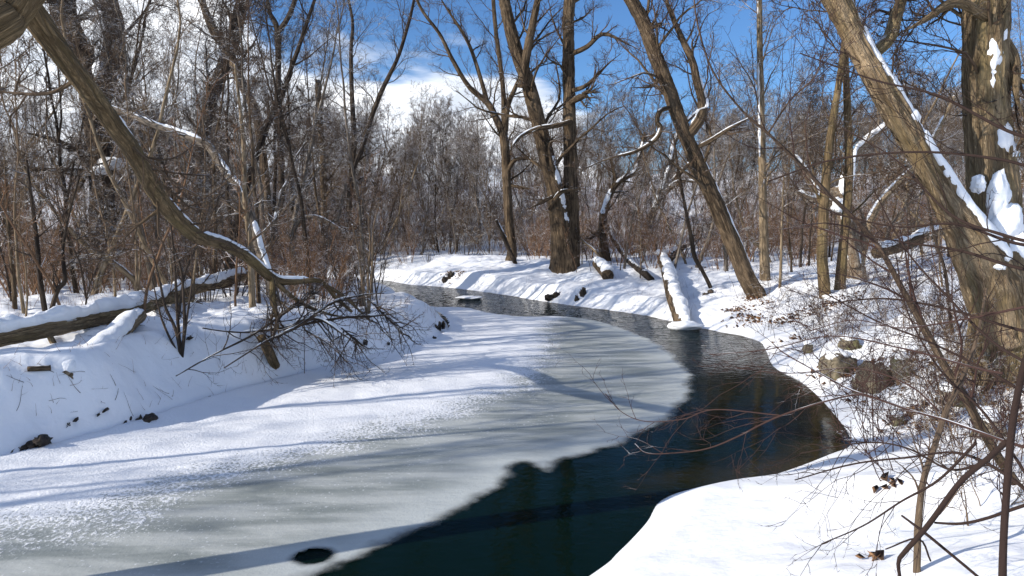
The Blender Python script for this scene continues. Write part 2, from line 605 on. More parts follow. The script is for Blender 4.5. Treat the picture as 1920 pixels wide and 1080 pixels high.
def crown_from(rng, tb, pts, rad, levels, ks=(5, 4, 3, 3)):
    """levels: list of dicts for sprout/grow"""
    cur = (pts, rad)
    for li, lv in enumerate(levels):
        st, d, ln, rr = sprout(rng, cur[0], cur[1], lv['per'], lv.get('t0', .2), lv.get('t1', 1.0), lv.get('a0', .5), lv.get('a1', 1.0),
                               lv['len'], lv.get('rf', .55), lv.get('base'), lv.get('shrink', .5), lv.get('rmin', .003))
        n = lv.get('n', 5)
        cur = grow(rng, st, d, ln, rr, n, lv.get('wander', .12), lv.get('up', .05), lv.get('taper', .8), lv.get('sag', 0))
        tb.batch(cur[0], cur[1], ks[min(li, len(ks) - 1)])
    return cur


# ------------------------------------------------------------------ terrain, water, ice
def build_ground():
    az_f = np.radians(np.linspace(-46, 46, 760))
    az_b = np.radians(np.linspace(46, 314, 110))[1:-1]
    A = np.concatenate([az_f, az_b])
    R = np.concatenate([np.linspace(0.3, 2.0, 6), np.geomspace(2.2, 40, 760), np.geomspace(41, 190, 60)])
    a, r = np.meshgrid(A, R)
    x, y = np.sin(a) * r, np.cos(a) * r
    z = ground(x, y)
    nr, na = a.shape
    V = np.stack([x, y, z], -1).reshape(-1, 3)
    V = np.vstack([V, [[0, 0, float(ground(np.array([0.0]), np.array([0.0]))[0])]]])
    i = np.arange(nr - 1)[:, None] * na
    j = np.arange(na)[None]
    j2 = (j + 1) % na
    f = np.stack([i + j, i + na + j, i + na + j2, i + j2], -1).reshape(-1, 4)[:, ::-1]
    tri = np.stack([np.full(na, len(V) - 1), (np.arange(na) + 1) % na, np.arange(na)], -1)[:, ::-1]
    tri = tri[:, ::-1]
    cnt = np.concatenate([np.full(len(f), 4), np.full(len(tri), 3)]).astype(np.int32)
    # bed attribute: under water the ground is dark silt
    me = raw_mesh('snow_ground', V, cnt, np.concatenate([f.ravel(), tri.ravel()]), True)
    m, k, b = mat('snow_ground')
    geo = k.new('ShaderNodeNewGeometry')
    pos = geo.outputs['Position']
    s = k.new('ShaderNodeSeparateXYZ')
    k.l.new(pos, s.inputs[0])
    n = k.noise(pos, 0.9, 5)
    c = k.mix(k.ss(n, 0.3, 0.7), (0.83, 0.855, 0.885, 1), (0.90, 0.905, 0.915, 1))
    # bits of bark and leaf crumbs lying on the snow
    cr = k.noise(pos, 26, 3, 0.7)
    pt = k.noise(pos, 0.8, 3)
    cf = k.math('MULTIPLY', k.ss(cr, 0.67, 0.74), k.ss(pt, 0.46, 0.62))
    c = k.mix(k.math('MULTIPLY', cf, 0.7), c, (0.16, 0.11, 0.07, 1))
    c = k.mix(k.ss(k.math('ADD', s.outputs[2], k.math('MULTIPLY', n, 0.08)), 0.045, 0.02), c, (0.09, 0.075, 0.05, 1))
    k.put(b.inputs['Base Color'], c)
    b.inputs['Roughness'].default_value = 0.6
    b.inputs['Specular IOR Level'].default_value = 0.2
    h = k.math('ADD', k.math('MULTIPLY', k.noise(pos, 3.2, 4, 0.5), 0.9), k.math('MULTIPLY', k.noise(pos, 22, 3, 0.6), 0.06))
    k.put(b.inputs['Normal'], k.bump(h, 0.5, 0.07))
    me.materials.append(m)
    tag(link('snow_ground', me), 'snow covered ground and creek banks', None, None, 'structure')


def build_water():
    xs = np.concatenate([np.arange(-36, -12, 0.4), np.arange(-12, 7.0, 0.055)])
    ys = np.concatenate([np.arange(-36, 8, 0.4), np.arange(8, 36, 0.055), np.arange(36, 42, 0.3)])
    x, y = np.meshgrid(xs, ys)
    dr, _ = dist_line(x, y, RIGHT)
    dl, _ = dist_line(x, y, LEFT)
    zw = (n2(x * .8, y * 1.6, 3.0, 2, 91) * 0.55 + n2(x, y * 1.5, 7.0, 2, 92) * 0.3) * 0.0125 * ss(13.0, 21, y + 0.5 * n2(x, y, .5, 2, 93)) * (0.55 + 0.45 * n2(x, y, .6, 2, 94))
    V = np.stack([x, y, zw - 0.004 * ss(10, 16, y)], -1).reshape(-1, 3)
    nr, na = x.shape
    i = np.arange(nr - 1)[:, None] * na
    j = np.arange(na - 1)[None]
    f = np.stack([i + j, i + j + 1, i + na + j + 1, i + na + j], -1).reshape(-1, 4)
    ok = (np.minimum(dl, dr).ravel() < 0.8) | inside(x, y, RIVER).ravel()
    f = f[ok[f].all(1)]
    me = raw_mesh('creek_water', V, np.full(len(f), 4, np.int32), f.ravel(), True, {'shore': dr.ravel()})
    m, k, b = mat('creek_water')
    geo = k.new('ShaderNodeNewGeometry')
    pos = geo.outputs['Position']
    sh = k.attr('shore').outputs['Fac']
    s = k.new('ShaderNodeSeparateXYZ')
    k.l.new(pos, s.inputs[0])
    sn = k.math('ADD', sh, k.math('MULTIPLY', k.math('SUBTRACT', k.noise(pos, 1.7, 4), 0.5), 0.7))
    shal = k.math('MULTIPLY', k.ss(sn, 0.75, 0.0), k.ss(s.outputs[1], 7.0, 8.2))
    c = k.mix(shal, (0.002, 0.0085, 0.0065, 1), (0.035, 0.028, 0.014, 1))
    k.put(b.inputs['Base Color'], c)
    b.inputs['Roughness'].default_value = 0.04
    b.inputs['IOR'].default_value = 1.33
    b.inputs['Specular IOR Level'].default_value = 0.05
    # smooth pool near the ice, riffle upstream
    rip = k.ss(s.outputs[1], 12.0, 20.0)
    r1 = k.noise(k.vmul(pos, (3.2, 6.5, 1)), 1.5, 3, 0.6, 0.6)
    r2 = k.noise(k.vmul(pos, (1, 1.4, 1)), 1.1, 2)
    amp = k.math('ADD', 0.03, k.math('MULTIPLY', rip, 0.9))
    h = k.math('ADD', k.math('MULTIPLY', r1, amp), k.math('MULTIPLY', r2, 0.08))
    k.put(b.inputs['Normal'], k.bump(h, 0.8, 0.11))
    me.materials.append(m)
    tag(link('creek_water', me), 'dark open creek water', None, None, 'structure')


def build_ice():
    xs, ys = np.arange(-26, 6.0, 0.06), np.arange(-20, 24, 0.06)
    x, y = np.meshgrid(xs, ys)
    pa = np.vstack([LEFT, [LEFT[-1]]])
    # the sheet: between the foot of the left bank and the edge of the open water
    kx = np.argmin(np.hypot(*(LEFT - ICE_EDGE[0]).T))
    poly = np.vstack([LEFT[:kx + 1], ICE_EDGE])
    ins = inside(x, y, poly)
    near = np.zeros_like(ins)
    di, _ = dist_line(x, y, ICE_EDGE)
    dl, _ = dist_line(x, y, LEFT)
    e = np.where(ins, di, -di)
    e = e + 0.07 * n2(x, y, 2.2, 4, 71) * ss(1.0, 0.2, np.abs(e))
    sd, side = dist_line(x, y, SNOW_LINE)
    snow = np.where(side < 0, 1, -1) * sd
    if snow[np.argmin(np.hypot(x + 4, y - 9).ravel()) // x.shape[1], np.argmin(np.hypot(x + 4, y - 9).ravel()) % x.shape[1]] < 0:
        snow = -snow
    hx, hy = G(588, 1046)[:2]
    ca, sa_ = math.cos(0.5), math.sin(0.5)
    u, v = (x - hx) * ca + (y - hy) * sa_, -(x - hx) * sa_ + (y - hy) * ca
    hole = (np.hypot(u / 0.135, v / 0.115) - 1 + 0.1 * n2(x, y, 6, 2, 3)) * 0.30
    e = np.minimum(e, hole)
    z = 0.018 + 0.028 * ss(-0.1, 0.5, snow) * (1 + 0.4 * n2(x, y, 2.5, 3, 61)) + 0.012 * n2(x, y, 1.0, 3, 62) * ss(0, 0.6, snow)
    z = z + 0.05 * ss(0.5, 0.0, dl) * ss(-0.2, 0.4, snow)
    z = np.where(e > 0, z, 0.012)
    ok = (e > -0.10) & (ins | ((dl < 0.35) & (e > 0)) | (di < 0.1)) | (ins & (dl < 0.35))
    bank = (dl < 0.4) & ~ins & ~inside(x, y, RIVER)
    ok |= bank & (e < 0) & (di > 0.0) & (y < 19)
    e = np.where(bank, 1.0, e)
    nr, na = x.shape
    V = np.stack([x, y, z], -1).reshape(-1, 3)
    i = np.arange(nr - 1)[:, None] * na
    j = np.arange(na - 1)[None]
    f = np.stack([i + j, i + j + 1, i + na + j + 1, i + na + j], -1).reshape(-1, 4)
    f = f[ok.ravel()[f].all(1)]
    used = np.unique(f)
    remap = np.zeros(len(V), np.int64)
    remap[used] = np.arange(len(used))
    me = raw_mesh('creek_ice', V[used], np.full(len(f), 4, np.int32), remap[f].ravel(), True,
                  {'edge': e.ravel()[used], 'snowy': snow.ravel()[used]})
    m, k, b = mat('creek_ice')
    geo = k.new('ShaderNodeNewGeometry')
    pos = geo.outputs['Position']
    ed, sn = k.attr('edge').outputs['Fac'], k.attr('snowy').outputs['Fac']
    sp = k.noise(k.vmul(pos, (1.0, 0.8, 1)), 30, 4, 0.7)
    wide = k.noise(pos, 1.3, 4)
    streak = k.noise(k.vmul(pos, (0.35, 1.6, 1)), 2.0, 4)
    w = k.math('ADD', sn, k.math('MULTIPLY', k.math('SUBTRACT', sp, 0.5), 3.4))
    w = k.math('ADD', w, k.math('MULTIPLY', k.math('SUBTRACT', wide, 0.5), 1.5))
    wf = k.ss(w, -0.25, 0.3)
    # grains of snow frozen into the grey ice, fewer and fewer towards the water
    g = k.noise(pos, 34, 2, 0.5)
    gf = k.math('MULTIPLY', k.ss(k.math('ADD', g, k.math('MULTIPLY', wide, 0.25)), 0.77, 0.86), k.ss(ed, 0.3, 1.4))
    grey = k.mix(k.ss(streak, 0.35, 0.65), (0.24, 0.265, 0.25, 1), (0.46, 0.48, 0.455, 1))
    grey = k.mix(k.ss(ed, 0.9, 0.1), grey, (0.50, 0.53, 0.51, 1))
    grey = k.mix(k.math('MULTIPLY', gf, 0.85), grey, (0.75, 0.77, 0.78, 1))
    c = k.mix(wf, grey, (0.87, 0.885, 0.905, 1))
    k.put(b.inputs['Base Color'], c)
    rg = k.new('ShaderNodeMapRange')
    k.put(rg.inputs[0], wf)
    rg.inputs[3].default_value = 0.38
    rg.inputs[4].default_value = 0.65
    k.put(b.inputs['Roughness'], rg.outputs[0])
    b.inputs['Specular IOR Level'].default_value = 0.3
    h = k.math('MULTIPLY', sp, k.math('ADD', 0.25, k.math('MULTIPLY', wf, 0.8)))
    h = k.math('ADD', h, k.math('MULTIPLY', k.noise(k.vmul(pos, (1, 2.2, 1)), 2.2, 4), 0.8))
    k.put(b.inputs['Normal'], k.bump(h, 0.5, 0.035))
    ea = k.math('ADD', ed, k.math('MULTIPLY', k.math('SUBTRACT', k.noise(pos, 5, 4), 0.5), 0.16))
    k.put(b.inputs['Alpha'], k.ss(ea, -0.02, 0.20))
    me.materials.append(m)
    tag(link('creek_ice', me), 'snow dusted shelf of grey ice along the creek', None, None, 'structure')


build_ground()
build_water()
build_ice()


# ------------------------------------------------------------------ snow lying on limbs and ground
class Solid:
    """collects closed lumps into one mesh"""
    def __init__(s):
        s.v, s.cnt, s.cor, s.n = [], [], [], 0

    def grid(s, V, wrap=False):
        n, k, _ = V.shape
        i = np.arange(n - 1)[:, None] * k
        j = np.arange(k if wrap else k - 1)[None]
        j2 = (j + 1) % k
        f = np.stack([i + j, i + j2, i + k + j2, i + k + j], -1).reshape(-1, 4) + s.n
        s.v.append(V.reshape(-1, 3))
        s.cnt.append(np.full(len(f), 4, np.int32))
        s.cor.append(f.ravel().astype(np.int32))
        s.n += n * k

    def lump(s, c, rx, ry, rz, seed=0, amp=0.2, freq=1.6, rot=0.0, nu=22, nv=14, facet=0.0):
        th = np.linspace(0, 2 * math.pi, nu, endpoint=False)
        ph = np.linspace(0.02, math.pi - 0.02, nv)
        p, t = np.meshgrid(ph, th, indexing='ij')
        d = np.stack([np.sin(p) * np.cos(t), np.sin(p) * np.sin(t), np.cos(p)], -1)
        if facet:
            q = np.sign(d) * np.abs(d) ** (1 - facet)
            d = q / np.maximum(np.abs(q).max(-1, keepdims=True), 1e-6) * facet * 0.9 + d * (1 - facet)
        r = 1 + amp * fbm(d * freq + seed * 5.7, 4, seed, 0.55)
        V = d * r[..., None] * np.array([rx, ry, rz])
        cr, sr = math.cos(rot), math.sin(rot)
        V = np.stack([V[..., 0] * cr - V[..., 1] * sr, V[..., 0] * sr + V[..., 1] * cr, V[..., 2]], -1) + np.asarray(c)
        s.grid(V[::-1], True)

    def strip(s, pts, rad, t0, t1, half, thick, seed=0, wind=(0, 0, 1), gaps=0.25, freq=1.3, m=13):
        """a cap of snow lying along a limb, on the side that faces wind"""
        pts, rad = np.asarray(pts, float), np.asarray(rad, float)
        L = np.concatenate([[0], np.cumsum(np.linalg.norm(np.diff(pts, axis=0), axis=1))])
        n = max(8, int((t1 - t0) * L[-1] / 0.03))
        l = np.linspace(t0, t1, n) * L[-1]
        p = np.stack([np.interp(l, L, pts[:, i]) for i in range(3)], -1)
        r = np.interp(l, L, rad)
        T = unit(np.gradient(p, axis=0))
        w = unit(np.array(wind, float))[None]
        D = unit(w - (w * T).sum(-1, keepdims=True) * T)
        B = np.cross(T, D)
        nz = fbm(np.stack([l * freq, np.full(n, seed * 3.1), np.full(n, .5)], -1), 4, seed)
        env = ss(0, 0.12, (l - l[0])) * ss(0, 0.12, (l[-1] - l)) * ss(-0.15, 0.25, nz + 1 - 2 * gaps)
        env = np.maximum(env, 0.02)
        sh = 0.25 * half * fbm(np.stack([l * freq * 2, np.full(n, seed * 1.7), np.full(n, 2.5)], -1), 2, seed + 3)
        a = np.linspace(-1, 1, m)
        hw = half * (0.75 + 0.5 * nz)[:, None] * env[:, None] ** 0.6
        hl = hw * (1 + 0.25 * fbm(np.stack([l * 6, np.full(n, 8.5), np.full(n, seed)], -1), 3, seed + 7))[:, None]
        ang = a[None] * hl + sh[:, None]
        q = np.stack([l[:, None] * 4 + 0 * a, a[None] * 1.5 + 0 * l[:, None], np.full((n, m), seed * 1.3)], -1)
        prof = np.clip(1 - np.abs(a) ** 2.4, 0, 1)[None] ** 0.7 * thick * env[:, None] * (1 + 0.35 * fbm(q, 3, seed + 1))
        rr = r[:, None] + prof - 0.006
        V = p[:, None] + (D[:, None] * np.cos(ang)[..., None] + B[:, None] * np.sin(ang)[..., None]) * rr[..., None]
        V2 = p[:, None] + (D[:, None] * np.cos(ang)[..., None] + B[:, None] * np.sin(ang)[..., None]) * (r[:, None, None] * 0.9)
        V = np.concatenate([V, V2[:, ::-1]], 1)
        s.grid(V, True)

    def build(s, name, m, parent=None, smooth=True):
        me = raw_mesh(name, np.concatenate(s.v), np.concatenate(s.cnt), np.concatenate(s.cor), smooth)
        me.materials.append(m)
        return link(name, me, parent)


def path(pix, ds=0.05):
    """pix: list of (px, py, width_px, Y) -> points and radii, evenly sampled"""
    p = np.array([P(a, b, Y) for a, b, w, Y in pix])
    r = np.array([w / 2 / FPX * Y for a, b, w, Y in pix])
    return resample(p, r, ds)


def resample(p, r, ds=0.05):
    c = smooth2(np.hstack([p, np.asarray(r)[:, None]]), 12)
    L = np.concatenate([[0], np.cumsum(np.linalg.norm(np.diff(c[:, :3], axis=0), axis=1))])
    n = max(6, int(L[-1] / ds))
    l = np.linspace(0, L[-1], n)
    out = np.stack([np.interp(l, L, c[:, i]) for i in range(4)], -1)
    return out[:, :3], np.maximum(out[:, 3], 0.002)


def rooted(pix, base_px, ds=0.05, sink=0.25):
    """a trunk whose first point stands on the snow at base_px; the other points keep that distance plus their own offset dY"""
    b = ghit(*base_px)
    Y = b[1]
    lst = [(a, c, w, Y + dY) for a, c, w, dY in pix]
    p = np.array([P(a, c, yy) for a, c, w, yy in lst])
    r = np.array([w / 2 / FPX * yy for a, c, w, yy in lst])
    foot = np.array([b[0], b[1], b[2]])
    k0 = p[0] - foot
    p = np.vstack([foot - np.array([0, 0, sink]), foot + np.array([0, 0, 0.0]), p])
    r = np.concatenate([[r[0] * 1.08, r[0] * 1.04], r])
    if np.linalg.norm(k0) < 0.15:
        p, r = np.delete(p, 2, 0), np.delete(r, 2, 0)
    pp, rr = resample(p, r, ds)
    return pp, rr, foot


def std_levels(dense=1.0, up=.05, base=1.6):
    return [dict(per=int(8 * dense), t0=.22, len=1, base=base * 1.75, rf=.30, n=11, wander=.15, up=up * .8, rmin=.012, shrink=.4),
            dict(per=9, t0=.12, len=.5, rf=.55, n=7, wander=.18, up=up, rmin=.0065),
            dict(per=6, t0=.12, len=.62, rf=.65, n=6, wander=.2, up=up * .6, rmin=.0045),
            dict(per=4, t0=.1, len=.65, rf=.72, n=5, wander=.2, up=.02, rmin=.0034)]


def hero(name, label, cat, trunks, mtr, crowns=(), snows=(), mcr=None, seed=1, limbs=(), rough=0.012, flare=0.35, k=26, group=None, sprigs=1.0):
    """trunks: list of (pts, rad); limbs: thinner drawn limbs -> crown mesh; crowns: list of (pts, rad, levels)"""
    base = trunks[0][0][0] + np.array([0, 0, 0.2])
    rng = np.random.default_rng(seed)
    t = thing(name, label, cat, base, group)
    off = -base
    for i, (p, r) in enumerate(trunks):
        tb = Tubes()
        tb.limb(p + off, r, k, rough if r.max() > .06 else rough * .4, seed + i, flare if i == 0 else 0)
        tb.build('trunk', mtr[i] if isinstance(mtr, list) else mtr, t)
    if crowns or limbs:
        tb = Tubes()
        for i, (p, r) in enumerate(limbs):
            e = np.linspace(0, 1, len(r))
            r = r * (1 - 0.78 * ss(0.45, 1.0, e))
            tb.limb(p + off, r, 12, 0.004 if r.max() > .03 else 0, seed + 20 + i)
            if sprigs and r.max() < 0.16:
                ix = np.linspace(0, len(p) - 1, min(len(p), 16)).astype(int)
                crown_from(rng, tb, (p + off)[ix][None], r[ix][None], [dict(per=9, t0=.3, len=1, base=sprigs, rf=.5, n=8, wander=.17, up=.03, rmin=.008, shrink=.3), dict(per=6, t0=.15, len=.5, rf=.6, n=6, wander=.2, rmin=.005), dict(per=4, t0=.15, len=.55, rf=.7, n=4, wander=.2, rmin=.0036)])
        for p, r, lv in crowns:
            idx = np.linspace(0, len(p) - 1, min(len(p), 24)).astype(int)
            crown_from(rng, tb, (p + off)[idx][None], r[idx][None], lv)
        tb.build('crown', mcr or (mtr[0] if isinstance(mtr, list) else mtr), t)
    if snows:
        for kind, *a in snows:
            so_ = Solid()
            if kind == 's':
                so_.strip(a[0] + off, *a[1:-1], **a[-1])
            else:
                so_.lump(np.asarray(a[0]) + off, *a[1:], nu=36, nv=22)
            so_.build('snow_cap', M_SNOW, t)
    return t

# ------------------------------------------------------------------ the trees one knows by sight
# -- arching tree over the left bank: an upright trunk beside the frame and a long limb that comes down to the snow
up_tr = resample(np.array([(-5.5, 4.2, 0.75), (-5.3, 4.35, 1.6), (-4.75, 4.55, 2.8), P(-60, 75, 4.75), P(14, 22, 4.9), P(80, -90, 5.0), P(130, -300, 5.2), P(150, -700, 5.4), P(240, -1200, 5.6)]),
                 [.19, .17, .15, .13, .12, .11, .10, .08, .04])
arch = path([(30, -18, 48.8, 4.95), (75, 45, 42.9, 5.2), (118, 105, 37.0, 5.6), (163, 165, 33.3, 6.1), (203, 220, 31.8, 6.6), (249, 285, 31.1, 7.3), (282, 345, 29.6, 8.0), (312, 388, 28.1, 8.7),
             (345, 424, 26.6, 9.4), (375, 446, 23.7, 10.1), (420, 459, 19.2, 11.0), (462, 482, 17.8, 11.8), (500, 514, 17.0, 12.4), (522, 527, 14.1, 12.7), (560, 528, 10.4, 12.9), (600, 527, 8.1, 13.1), (628, 556, 5.9, 13.3), (660, 585, 4.4, 13.4)], 0.04)
leg1 = path([(512, 520, 12, 12.5), (512, 560, 11, 12.5), (520, 600, 8, 12.5), (524, 640, 8, 12.4)])
lb = [path([(505, 520, 9, 12.5), (560, 565, 7, 12.8), (620, 590, 6, 13), (700, 600, 4, 13.2)]),
      path([(600, 528, 7, 13.1), (650, 560, 6, 13.4), (700, 610, 4, 13.6)]), leg1,
      path([(150, 145, 9, 6.0), (90, 175, 7, 6.1), (0, 172, 5, 6.3), (-90, 160, 4, 6.4)]),
      path([(310, 385, 7, 8.7), (250, 430, 5, 8.6), (215, 470, 3, 8.5)])]
hero('arching_tree', 'arching tree whose long olive limb sweeps down across the bank to touch the snow', 'tree',
     [up_tr, arch], M_OLIVE,
     [(*arch, [dict(per=26, t0=.22, t1=.99, len=1, base=1.0, rf=.22, n=7, wander=.2, up=.03, rmin=.006, shrink=.2), dict(per=6, t0=.2, len=.5, rf=.6, n=5, wander=.2), dict(per=3, t0=.3, len=.5, rf=.7, n=4, wander=.2, rmin=.0025)]),
      (*up_tr, [dict(per=11, t0=.62, len=1, base=2.4, rf=.36, n=9, wander=.16, up=.05, rmin=.01)] + std_levels(1)[1:])],
     [('s', *arch, .57, .90, .8, .045, dict(seed=2, gaps=.1)), ('s', *arch, .06, .55, .35, .03, dict(seed=3, gaps=.45, wind=(.35, .2, 1)))],
     seed=3, limbs=lb, rough=.012, k=30)

# -- snowy bent stem behind it
p, r, _ = rooted([(516, 560, 19, 0), (505, 520, 19, 0), (491, 480, 19, .1), (479, 435, 18, .2), (464, 388, 17, .3), (449, 352, 16, .4), (424, 322, 16, .5), (402, 288, 15, .6), (386, 271, 16, .7), (330, 248, 14, .9),
                  (285, 232, 12, 1.0), (225, 208, 10, 1.2), (150, 180, 7, 1.4)], (517, 572))
hero('bent_tree', 'slim bent tree plastered with snow, curving over behind the arching limb', 'tree', [(p, r)], M_GREY,
     [(p, r, [dict(per=16, t0=.3, len=1, base=1.3, rf=.4, n=7, wander=.2, up=.06, rmin=.008), dict(per=5, len=.5, n=5, rf=.6), dict(per=3, len=.5, n=4, rf=.7)])],
     [('s', p, r, .05, .55, .8, .022, dict(seed=5, gaps=.4, wind=(.7, -.6, .5))), ('s', p, r, .55, .97, .7, .028, dict(seed=6, gaps=.32))], seed=11, rough=.008)

# -- dark two-stemmed tree high on the left
p, r, _ = rooted([(196, 490, 44, 0), (192, 400, 42, 0), (190, 310, 42, 0), (184, 240, 46, 0), (178, 185, 48, 0), (160, 125, 44, 0), (138, 75, 42, 0), (120, 25, 42, 0), (112, -40, 40, 0), (100, -160, 30, .3), (80, -320, 14, .6)], (198, 516))
p2, r2 = path([(182, 190, 42, p[5][1]), (200, 140, 40, p[5][1]), (212, 90, 34, p[5][1]), (213, 40, 32, p[5][1]), (203, -10, 28, p[5][1]), (205, -90, 26, p[5][1]), (230, -220, 16, p[5][1])])
Yd = p[5][1]
hero('old_dark_tree', 'thick dark tree splitting into two stems above a lump of snow, behind the arching limb', 'tree', [(p, r), (p2, r2)], M_DARK,
     [(p, r, [dict(per=16, t0=.4, len=1, base=3.2, rf=.3, n=8, wander=.16, up=.0)] + std_levels(1, .03)[1:]), (p2, r2, std_levels(1.3, .03, 2.6))],
     [('l', P(210, 306, Yd - .3), .42, .4, .22, 4, .25), ('l', P(190, 318, Yd - .35), .3, .3, .16, 5, .25), ('l', P(186, 130, Yd - .35), .2, .2, .3, 6, .25)], seed=15, rough=.03, k=30,
     limbs=[path([(190, 318, 24, Yd), (150, 290, 16, Yd - .5), (100, 262, 12, Yd - 1), (30, 245, 8, Yd - 1.5)]), path([(195, 330, 20, Yd), (120, 320, 14, Yd - .6), (0, 316, 9, Yd - 1.2)])])

# -- two leaning trees beside it
p, r, _ = rooted([(362, 480, 22, 0), (368, 400, 22, 0), (375, 330, 20, 0), (384, 245, 20, 0), (391, 200, 23, 0), (406, 160, 24, 0), (425, 110, 25, 0), (440, 60, 25, 0), (455, 0, 22, 0), (475, -80, 18, 0), (500, -200, 8, .2)], (360, 506))
hero('leaning_tree', 'dark crooked tree leaning out over the bent snowy stem', 'tree', [(p, r)], M_DARK, [(p, r, std_levels(2.0, .03, 2.4))], seed=21, rough=.02)
p, r, _ = rooted([(508, 480, 13, 0), (505, 420, 13, 0), (497, 330, 14, 0), (490, 270, 15, 0), (479, 210, 17, 0), (455, 160, 17, 0), (430, 100, 17, 0), (402, 60, 16, 0), (380, 5, 12, 0), (365, -60, 10, 0), (350, -160, 5, 0)], (509, 503))
hero('leaning_tree', 'slender brown tree that leans back and crosses the dark crooked one', 'tree', [(p, r)], M_BROWN, [(p, r, std_levels(1.8, .05, 2.0))], seed=23, rough=.014)

# -- upright thin trees of the left woods
p, r, _ = rooted([(530, 470, 11.9, 0), (528, 350, 11.0, 0), (525, 250, 11.0, 0), (522, 150, 10.2, 0), (520, 58, 10.2, 0), (505, 20, 6.8, 0), (498, -30, 6.0, 0), (480, -150, 3.4, 0)], (531, 498))
fk = path([(520, 62, 10, p[3][1]), (537, 38, 9, p[3][1]), (553, 0, 8, p[3][1]), (575, -90, 4, p[3][1])])
hero('forked_tree', 'straight thin tree ending in a fork against the blue sky', 'tree', [(p, r), fk], M_DARK, [(p, r, std_levels(2.2, .06, 2.4)), (*fk, std_levels(1, .05, 1.6))], seed=27, rough=.01)
p, r, _ = rooted([(610, 470, 13, 0), (608, 400, 12, 0), (605, 290, 11, 0), (598, 205, 11, 0), (596, 150, 10, 0)], (611, 496))
hero('snapped_tree', 'thin tree snapped off at the top, standing between two forked trees', 'tree', [(p, r)], M_BROWN,
     [(p, r, [dict(per=16, t0=.35, len=1, base=1.7, rf=.45, n=8, wander=.2, up=.08, rmin=.01)] + std_levels(1, .03)[1:])], seed=31, rough=.01)
p, r, _ = rooted([(655, 470, 10.2, 0), (655, 380, 10.2, 0), (660, 325, 11.6, 0), (664, 260, 9.5, 0), (660, 180, 8.2, 0), (658, 100, 6.8, 0), (661, 40, 5.4, 0), (648, -30, 4.1, 0), (640, -140, 2.0, 0)], (656, 492))
Yh = p[4][1]
f2 = path([(660, 320, 9.5, Yh), (676, 285, 8.8, Yh - .1), (693, 230, 8.8, Yh - .2), (716, 170, 8.2, Yh - .3), (745, 110, 6.8, Yh - .4), (764, 50, 6.1, Yh - .5), (776, 0, 4.8, Yh - .5), (785, -80, 2.7, Yh - .5)])
hero('forked_tree', 'dark tree forking low into an upright and an outward curving stem by the bend', 'tree', [(p, r), f2], M_DARK,
     [(p, r, std_levels(1.9, .07, 2.0)), (*f2, std_levels(1.9, .07, 2.0))], seed=33, rough=.01)

# -- forked tree left of the centre willow
p, r, _ = rooted([(960, 470, 17.8, 0), (955, 420, 16.3, 0), (950, 340, 16.3, 0), (945, 262, 16.3, 0), (930, 222, 12.6, 0), (914, 193, 11.1, 0), (880, 163, 8.9, -.2), (850, 115, 7.4, -.4), (825, 65, 5.9, -.6), (792, 20, 5.2, -.8), (770, -30, 4.4, -1), (730, -130, 2.2, -1.2)], (958, 488))
Yi = p[4][1]
t2 = path([(946, 255, 12.8, Yi), (944, 180, 9.0, Yi), (938, 120, 8.2, Yi), (930, 60, 7.5, Yi), (925, 0, 6.8, Yi), (920, -120, 3.8, Yi)])
t3 = path([(947, 245, 12, Yi), (952, 200, 10, Yi - .2), (966, 165, 8, Yi - .3), (985, 120, 6, Yi - .4), (1000, 60, 4, Yi - .4)])
t4 = path([(914, 193, 9, Yi), (905, 160, 8, Yi), (886, 100, 7, Yi + .1), (868, 62, 6, Yi + .2), (828, 0, 5, Yi + .3), (800, -60, 3, Yi + .3)])
hero('forked_tree', 'grey brown tree whose limbs fan out just beside the thick double willow', 'tree', [(p, r), t2], M_BROWN,
     [(p, r, std_levels(2.4, .06, 2.0)), (*t2, std_levels(1.6, .05, 1.8)), (*t4, std_levels(1, .05, 1.2))],
     [('s', p, r, .36, .5, .6, .04, dict(seed=3))], seed=37, limbs=[t3, t4, path([(948, 330, 9, Yi), (965, 300, 8, Yi - .3), (990, 298, 7, Yi - .5), (1008, 300, 5, Yi - .6)]),
     path([(950, 345, 7, Yi), (980, 352, 6, Yi - .2), (1000, 354, 4, Yi - .4)])], rough=.012)

